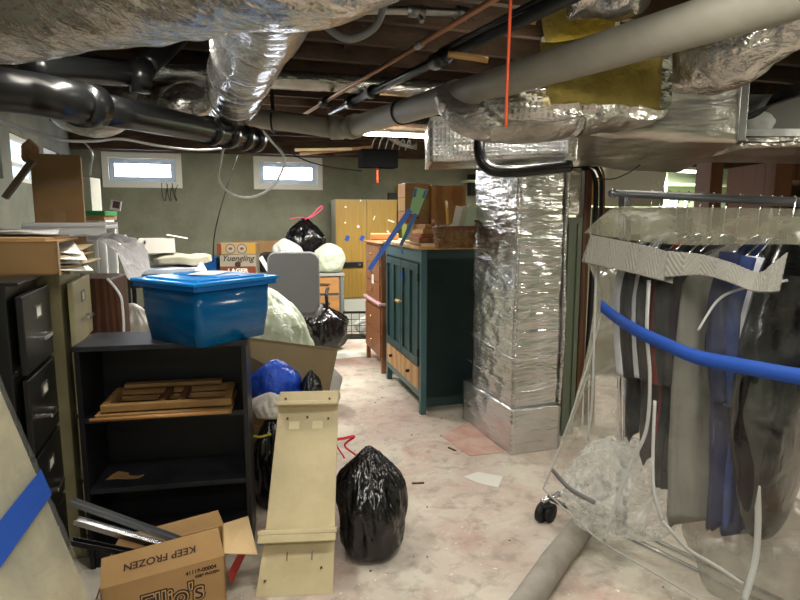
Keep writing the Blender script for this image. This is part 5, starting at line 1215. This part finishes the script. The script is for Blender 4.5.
for s_ in (0.02, LBAR - .02):
    for dd in (0, .035):
        MB().cyl(rk(s_ + dd * .5 - .02, .13 + dd * .6, .10), rk(s_ + dd * .4, dd * .7, barz(s_) - .005), .011, n=14).build('upright', M_chrome, t, smooth=True, world=True)
for s_ in (-.38, LBAR + .1):
    MB().cyl(rk(s_, .06, .115), rk(s_, .56, .115), .012, n=14).build('foot_bar', M_chrome, t, smooth=True, world=True)
    for d in (.09, .53):
        P = rk(s_, d, 0); c = MB(); c.cyl(P + Vector((0, 0, .07)), P + Vector((0, 0, .12)), .010, n=10); c.build('caster_stem', M_steel, t, world=True)
        for q in (-.02, .02): MB().cyl(P + Vector((q - .011, .01, .047)), P + Vector((q + .011, -.01, .047)), .046, n=24).build('caster', M_black, t, smooth=True, world=True)
        MB().box(P + Vector((0, 0, .086)), (.05, .06, .02)).build('caster_hood', M_black, t, world=True, bevel=.006)
for dd in (.10, .17): MB().cyl(rk(-.38, dd, .125), rk(LBAR + .1, dd, .125), .011, n=14).build('base_rail', M_chrome, t, smooth=True, world=True)

# hanging clothes
CL = {n: mat(n, c, .85, bump=.3, bscale=14, col2=c2, nscale=5) for n, c, c2 in (
    ('white_cotton', (190, 192, 198), (160, 162, 170)), ('black_wool', (14, 14, 18), (24, 24, 28)), ('grey_cotton', (116, 116, 108), (100, 100, 92)), ('navy_cotton', (20, 30, 70), (16, 24, 54)),
    ('red_cotton', (136, 36, 38), (104, 30, 34)), ('charcoal_wool', (34, 34, 37), (26, 26, 28)), ('plum_cotton', (40, 24, 34), (24, 18, 26)), ('green_black_check', (20, 28, 30), (14, 18, 22)), ('blue_denim', (34, 54, 104), (26, 42, 84)))}
def garment(label, s, mkey, z0, z1, w0, w1, th, seed, cat='garment', name='hanging_shirt', tw=0.0, dshift=0):
    """s along the bar; z1 top, z0 hem; w widths across the bar; th thickness along the bar"""
    t = thing(name, label, cat, rk(s, dshift, z1 + .05)[:], math.atan2(ra.y, ra.x) + tw, 'clothes hanging on the rack')
    L0 = (z1 + .05)
    mb = MB(); n = 56; rows = 30
    R_ = []
    for j in range(rows + 1):
        v = j / rows; z = z1 - (z1 - z0) * v - L0
        if v < .12: w = w0 * (.25 + .75 * (v / .12) ** .7)
        else: w = w0 + (w1 - w0) * (v - .12) / .88
        tt = th * (.45 + .9 * min(1, v * 2.5))
        row = []
        for k in range(n):
            a = 2 * PI * k / n
            fold = 1 + .30 * min(1, v * 2) * math.sin(a * 5 + seed + 1.2 * math.sin(v * 3 + seed)) + .14 * math.sin(a * 11 + seed * 2)
            x = math.cos(a) * w / 2 + .008 * math.sin(v * 6 + seed); y = math.sin(a) * tt / 2 * fold + .012 * noise.noise(Vector((x * 9, v * 4, seed)))
            row.append(mb.bm.verts.new((x, y, z + (.02 * math.sin(a * 3 + seed) + .012 * math.sin(a * 7) if j == rows else 0))))
        R_.append(row)
    for j in range(rows):
        for k in range(n): mb.bm.faces.new((R_[j][k], R_[j][(k + 1) % n], R_[j + 1][(k + 1) % n], R_[j + 1][k]))
    mb.bm.faces.new(R_[0][::-1]); mb.bm.faces.new(R_[-1])
    mb.build('body', CL[mkey], t, smooth=True)
    if name == 'hanging_shirt':
        for sg in (-1, 1):
            MB().tube([(sg * w0 * .42, 0, z1 - L0 - .05), (sg * w0 * .53, .012, z1 - L0 - .22), (sg * w0 * .54, .0, z1 - L0 - .40), (sg * w0 * .52, -.012, z1 - L0 - .52)], lambda u: .042 - .012 * u, n=16, sm=8, jit=.12, jf=9, ry=.6).build('sleeve', CL[mkey], t, smooth=True)
    # hanger
    h = MB(); hz = barz(s) - L0
    h.tube([(0, 0, hz + .017), (.016, 0, hz + .012), (.018, 0, hz - .004), (.004, 0, hz - .03), (0, 0, hz - .07), (0, 0, z1 - L0 - .0)], .0024, n=6, sm=5)
    h.tube([(-w0 * .42, 0, z1 - L0 - .05), (0, 0, z1 - L0 + .004), (w0 * .42, 0, z1 - L0 - .05)], .004, n=6, sm=3)
    h.build('hanger', M_chrome, t, smooth=True)
    return t
garment('white shirt hanging leftmost on the rack', .15, 'white_cotton', .80, 1.42, .26, .20, .03, 1)
garment('black shirt hanging second from the left end of the rack', .185, 'black_wool', .66, 1.42, .28, .24, .05, 2)
garment('pale blue-white shirt hanging third from the left end of the rack', .22, 'white_cotton', .70, 1.43, .27, .20, .03, 3)
garment('black long shirt between the pale shirt and the red-edged shirt', .255, 'black_wool', .60, 1.43, .29, .26, .05, 14)
garment('red-edged shirt hanging beside the black long shirt', .295, 'red_cotton', .58, 1.42, .26, .20, .025, 4)
garment('dark checked shirt hanging beside the red-edged one', .34, 'green_black_check', .52, 1.43, .32, .28, .07, 5)
garment('plum and black shirt hanging between the checked shirt and the jacket', .385, 'plum_cotton', .48, 1.42, .31, .28, .05, 6)
garment('charcoal jacket hanging just left of the grey coat', .43, 'charcoal_wool', .56, 1.43, .33, .32, .06, 7, name='hanging_jacket')
garment('long grey coat in the middle of the rack', .475, 'grey_cotton', .44, 1.40, .42, .40, .09, 8, name='hanging_coat', tw=-.35)
garment('navy shirt hanging right of the grey coat', .54, 'navy_cotton', .46, 1.43, .36, .32, .06, 9)
garment('blue denim shirt hanging right of the navy shirt', .575, 'blue_denim', .46, 1.42, .34, .30, .05, 10)
garment('white shirt hanging between the denim shirt and the black garment bag', .60, 'white_cotton', .62, 1.42, .30, .26, .03, 11)
t = thing('black_garment_bag', 'shiny black plastic garment bag hanging rightmost on the rack', 'garment bag', rk(.66, -.05, 1.27)[:], math.atan2(ra.y, ra.x))
mb = MB(); mb.sph((0, 0, -.32), .5, (.40, .17, .96), 5)
for v in mb.bm.verts:
    q = v.co * 3.2; v.co += v.co.normalized() * ((1 - abs(noise.noise(Vector((q.x, q.y, q.z * .6)))) * 2.2) * .035 + noise.noise(q * 2.4) * .012)
mb.build('bag', M_blackbag, t, smooth=True)
MB().tube([(0, 0, .16), (0, 0, .22), (.016, 0, barz(.66) - 1.27 + .01), (0, 0, barz(.66) - 1.27 + .018)], .0025, n=6, sm=5).build('hook', M_chrome, t, smooth=True)
garment('dark striped garment half hidden behind the black garment bag', 1.08, 'charcoal_wool', .35, 1.42, .36, .34, .07, 13)

# clear vinyl cover
M_clear = film('clear_vinyl', haze=.045, hazecol=(222, 224, 212), rough=.07, bump=1.0, bscale=6, gloss=1.0, distort=.6, hazevar=.045)
M_clear2 = film('clear_vinyl_folded', haze=.30, hazecol=(230, 230, 212), rough=.12, bump=.8, bscale=5, gloss=1.2, distort=.8, hazevar=.16)
M_haze = film('milky_vinyl', haze=.36, hazecol=(186, 184, 160), rough=.3, bump=.6, bscale=7, gloss=.6, hazevar=.12)
cv = thing('garment_rack_cover', 'clear vinyl cover with grey quilted shoulders draped over the clothes rack', 'rack cover', rk(.5, 0, 0)[:], 0)
# canopy rings
def ring(sa, sb, d, z, zb=None, n=20):
    pts = []
    zb = z if zb is None else zb
    def P(s, dd): return rk(s, dd, z + (zb - z) * (s - sa) / (sb - sa))
    for k in range(n): pts.append(P(sa + (sb - sa) * k / n, -d))
    for k in range(8): pts.append(P(sb, -d + 2 * d * k / 8))
    for k in range(n): pts.append(P(sb + (sa - sb) * k / n, d))
    for k in range(8): pts.append(P(sa, d - 2 * d * k / 8))
    return pts
rings = [ring(.0, LBAR, .012, 1.535, 1.50), ring(-.02, LBAR + .02, .085, 1.49, 1.46), ring(-.04, LBAR + .03, .16, 1.42, 1.39)]
mb = MB(); V = []
for r, rg in enumerate(rings):
    V.append([mb.bm.verts.new(p + Vector((0, 0, (.012 * math.sin(k * .55 + r) if 0 < r else 0)))) for k, p in enumerate(rg)])
for a, b in zip(V, V[1:]):
    for k in range(len(a)): mb.bm.faces.new((a[k], a[(k + 1) % len(a)], b[(k + 1) % len(a)], b[k]))
mb.build('canopy', M_haze, cv, smooth=True, world=True, subd=2)
# quilted skirt: front strip with chevron relief, and its end return
M_quilt = mat('grey_quilted_fabric', (132, 130, 122), .75, bump=.15, bscale=80)
def quilt(name, fn, Lm, hm, seed):
    nu, nv = 150, 26; mb = MB()
    def g(u, v):
        p = fn(u, v); x = u * Lm; z = v * hm
        per = .085; ph = abs(((x / per) % 1) - .5) * per * 2
        rid = .5 + .5 * math.sin((z + ph) * 2 * PI / .024)
        k = math.floor(x / per * 2 + .5) % 2
        e1_, e2_ = fn(min(1, u + .01), v) - fn(max(0, u - .01), v), fn(u, min(1, v + .02)) - fn(u, max(0, v - .02))
        n_ = e1_.cross(e2_)
        if n_.length > 0: n_.normalize()
        return p + n_ * rid * .0045
    mb.grid(g, nu, nv); return mb.build(name, M_quilt, cv, smooth=True, world=True, solid=.004)
def crv(pts):
    S = smooth(pts, 8)
    def f(u):
        k = u * (len(S) - 1); i = min(int(k), len(S) - 2); return S[i].lerp(S[i + 1], k - i)
    return f
tA1 = crv([atY(592, 235, 2.26), atY(618, 240, 2.17), atY(648, 246, 2.05), atY(676, 254, 1.96)])
bA1 = crv([atY(583, 262, 2.24), atY(610, 268, 2.14), atY(640, 275, 2.02), atY(672, 283, 1.92)])
quilt('quilted_skirt', lambda u, v: tA1(u).lerp(bA1(u), v), .36, .10, 1)
tA2 = crv([atY(668, 251, 1.95), atY(700, 254, 1.87), atY(730, 262, 1.78), atY(758, 272, 1.70), atY(772, 264, 1.66), atY(787, 252, 1.64)])
bA2 = crv([atY(664, 277, 1.93), atY(700, 275, 1.84), atY(726, 281, 1.75), atY(750, 290, 1.67), atY(768, 292, 1.63), atY(779, 291, 1.61)])
quilt('quilted_skirt', lambda u, v: tA2(u).lerp(bA2(u), v), .42, .09, 2)
tA3 = crv([atY(592, 235, 2.26), rk(-.14, .10, 1.40), rk(-.13, .255, 1.38)]); bA3 = crv([atY(583, 262, 2.24), rk(-.16, .10, 1.30), rk(-.15, .26, 1.29)])
quilt('quilted_skirt', lambda u, v: tA3(u).lerp(bA3(u), v), .4, .10, 3)
# clear walls: front, left end, back ; lofted between curves
def loft(curves, name, m, nu=90, nv=70, amp=.012, f=4, seed=0, fold=.0):
    cs = [crv(c) for c in curves]
    def fn(u, v):
        pts = [c(u) for c in cs]; k = v * (len(pts) - 1); i = min(int(k), len(pts) - 2); tt_ = k - i
        q = [pts[max(i - 1, 0)], pts[i], pts[i + 1], pts[min(i + 2, len(pts) - 1)]]
        p0, p1, p2, p3 = q
        p = .5 * ((2 * p1) + (p2 - p0) * tt_ + (2 * p0 - 5 * p1 + 4 * p2 - p3) * tt_ ** 2 + (3 * p1 - p0 - 3 * p2 + p3) * tt_ ** 3)
        w = .5 + .5 * abs(math.sin(v * PI))
        nn = noise.noise(Vector((u * 14 + seed, v * 2.2, 0))); n2 = noise.noise(p * f + Vector((seed, 0, 0)))
        return p - ra * (fold * (1 - abs(nn) * 2) + amp * n2) * w
    return MB().grid(fn, nu, nv).build(name, m, cv, smooth=True, world=True)
front = [[atY(586, 255, 2.30), atY(640, 262, 2.08), atY(700, 268, 1.90), atY(800, 276, 1.66), atY(900, 280, 1.45)],
         [atY(604, 307, 2.27), atY(640, 331, 2.06), atY(700, 357, 1.87), atY(800, 377, 1.64), atY(900, 390, 1.45)],
         [atY(585, 385, 2.34), atY(630, 420, 2.10), atY(690, 445, 1.90), atY(800, 480, 1.64), atY(900, 500, 1.45)],
         [atY(545, 488, 2.48), atY(604, 541, 2.24), atY(690, 590, 1.98), atY(800, 640, 1.68), atY(900, 670, 1.45)]]
loft(front, 'front_panel', M_clear, amp=.025, f=3, fold=.022)
end = [[atY(586, 255, 2.30), rk(-.13, .0, 1.34), rk(-.10, .26, 1.34)],
       [atY(604, 307, 2.27), rk(-.06, .0, 1.20), rk(-.05, .22, 1.20)],
       [atY(585, 385, 2.34), rk(-.14, .05, .85), rk(-.10, .28, .85)],
       [atY(545, 488, 2.48), rk(-.26, .12, .45), rk(-.18, .34, .46)]]
loft(end, 'end_panel', M_clear2, nu=30, nv=50, amp=.02, f=4, seed=4, fold=.015)
# piping strips
M_pip = mat('grey_white_binding', (178, 180, 178), .6)
def binding(pts, w, label=None, m=None):
    S = smooth(pts, 10); mb = MB(); vs = []
    for i, p in enumerate(S):
        d = (S[min(i + 1, len(S) - 1)] - S[max(0, i - 1)]).normalized(); sd = d.cross(ra).normalized() * w / 2
        vs.append((mb.bm.verts.new(p - sd - ra * .012), mb.bm.verts.new(p + sd - ra * .012)))
    for a, b in zip(vs, vs[1:]): mb.bm.faces.new((a[0], a[1], b[1], b[0]))
    return mb.build('binding', m or M_pip, cv, smooth=True, world=True, solid=.0015, label=label)
binding([atY(651, 280, 2.02), atY(649, 330, 2.0), atY(652, 380, 2.02), atY(648, 430, 2.06), atY(632, 465, 2.12), atY(617, 505, 2.16), atY(606, 540, 2.2)], .014)
binding([atY(657, 400, 1.98), atY(655, 450, 1.98), atY(656, 490, 1.96), atY(664, 520, 1.94)], .012)
binding([atY(664, 520, 1.93), atY(690, 548, 1.88), atY(718, 565, 1.83), atY(745, 583, 1.78)], .015)
binding([atY(759, 484, 1.74), atY(760, 520, 1.75), atY(757, 560, 1.76), atY(746, 600, 1.76)], .020)
binding([atY(598, 270, 2.26), atY(596, 340, 2.28), atY(594, 400, 2.31), atY(590, 440, 2.35)], .010)
binding([atY(554, 469, 2.44), atY(572, 488, 2.37), atY(597, 502, 2.30)], .022, m=MATS['grey_fabric'])
binding([atY(605, 306, 2.25), atY(594, 350, 2.30), atY(578, 400, 2.36), atY(560, 450, 2.43), atY(545, 488, 2.475)], .006)
binding([atY(700, 330, 1.86), atY(720, 300, 1.83), atY(745, 288, 1.77), atY(790, 280, 1.7)], .008)
binding([atY(545, 488, 2.475), atY(575, 516, 2.36), atY(604, 541, 2.235), atY(660, 574, 2.06), atY(700, 598, 1.95)], .008)
# blue tape round the cover
S = smooth([atY(604, 305, 2.25), atY(618, 316, 2.17), atY(640, 330, 2.04), atY(668, 343, 1.94), atY(700, 356, 1.84), atY(750, 366, 1.71), atY(800, 375, 1.60), atY(860, 384, 1.48)], 8)
mb = MB(); vs = []
for p in S: vs.append((mb.bm.verts.new(p - ra * .02 + Vector((0, 0, -.023))), mb.bm.verts.new(p - ra * .02 + Vector((0, 0, .023)))))
for a, b in zip(vs, vs[1:]): mb.bm.faces.new((a[0], a[1], b[1], b[0]))
o = mb.build('blue_tape_band', M_tape, smooth=True, solid=.0015); tagm(o, 'long blue tape band cinched around the clear rack cover', 'tape')
# bags in the bottom of the rack
M_crk = film('crinkled_clear_film', haze=.42, hazecol=(244, 246, 242), rough=.12, bump=1.0, bscale=16, gloss=1.0, hazevar=.22)
def cbag(label, c, rx, ry, h, m, seed, wr=.3):
    mb = MB(); bag_mesh(mb, c, rx, ry, h, seed, wr=wr, neck=.5, sub=5); o = mb.build('clear_plastic_bag', m, smooth=True); tagm(o, label, 'bag')
zz = .135
cbag('crinkled clear plastic bag heaped at the left end of the rack base', rk(.02, .12, zz), .26, .20, .42, M_crk, 51)
cbag('frosted plastic bag slumped at the middle of the rack base', rk(.60, .10, zz), .24, .20, .42, film('frosted_film', haze=.42, hazecol=(150, 150, 138), rough=.3, bump=.5, bscale=6, gloss=.7, hazevar=.1), 52, .15)
o = MB().box(rk(1.02, .12, zz + .135), (.34, .26, .26), rz=math.atan2(rd2.y, rd2.x)).build('brown_box', M_card2, bevel=.004); tagm(o, 'brown box standing on the rack base behind the frosted bag', 'box')

# ================================================================== FLOOR ITEMS
hp = [atZ(500, 640, .055), atZ(530, 598, .055), atZ(552, 565, .055), atZ(578, 532, .055), atZ(596, 512, .055)]
M_lag3 = mat('dusty_grey_pipe_wrap', (140, 134, 124), .9, col2=(160, 154, 144), nscale=6, bump=.4, bscale=20)
o = MB().tube(hp, .056, n=24, sm=10, jit=.05, jf=8).build('dusty_floor_pipe', M_lag3, smooth=True); tagm(o, 'dusty grey pipe lying on the floor by the rack caster', 'pipe')
def flat(name, label, cat, pts, m, h=.002):
    P = [atZ(x, y, .0015) for x, y in pts]; o = MB().poly(P, (0, 0, h)).build(name, m); return tagm(o, label, cat)
flat('plastic_sheet', 'pale scrap of plastic sheet flat on the floor before the column', 'plastic sheet', [(463, 477), (478, 472), (503, 477), (498, 488), (480, 484)], mat('whitish_film', (214, 212, 204), .35))
flat('floor_patch', 'reddish flat board at the foot of the duct column', 'board', [(440, 435), (468, 422), (505, 452), (470, 456)], mat('reddish_board', (186, 140, 126), .8, col2=(206, 180, 166), nscale=5))
for (x, y, a, lb) in ((418, 483, .1, 'small dark wood chip on the floor beside the big black bag'), (452, 449, 2.2, 'thin stick on the floor between the teal cabinet and the column')):
    p = atZ(x, y, .004); o = MB().box(p, (.07, .012, .006), rz=a).build('wood_chip', M_dkbrown); tagm(o, lb, 'wood chip')
deb = []
for k in range(60):
    x, y = rnd.uniform(-.3, 2.2), rnd.uniform(2.0, 6.0); deb.append((x, y))
mb = MB()
for x, y in deb: mb.box((x, y, .003), (rnd.uniform(.003, .010), rnd.uniform(.003, .008), .004), rz=rnd.uniform(0, 3))
o = mb.build('floor_debris', mat('dark_grit', (96, 84, 74), .9)); tagm(o, 'scattered dark grit and crumbs on the concrete floor', 'debris', None, 'stuff')
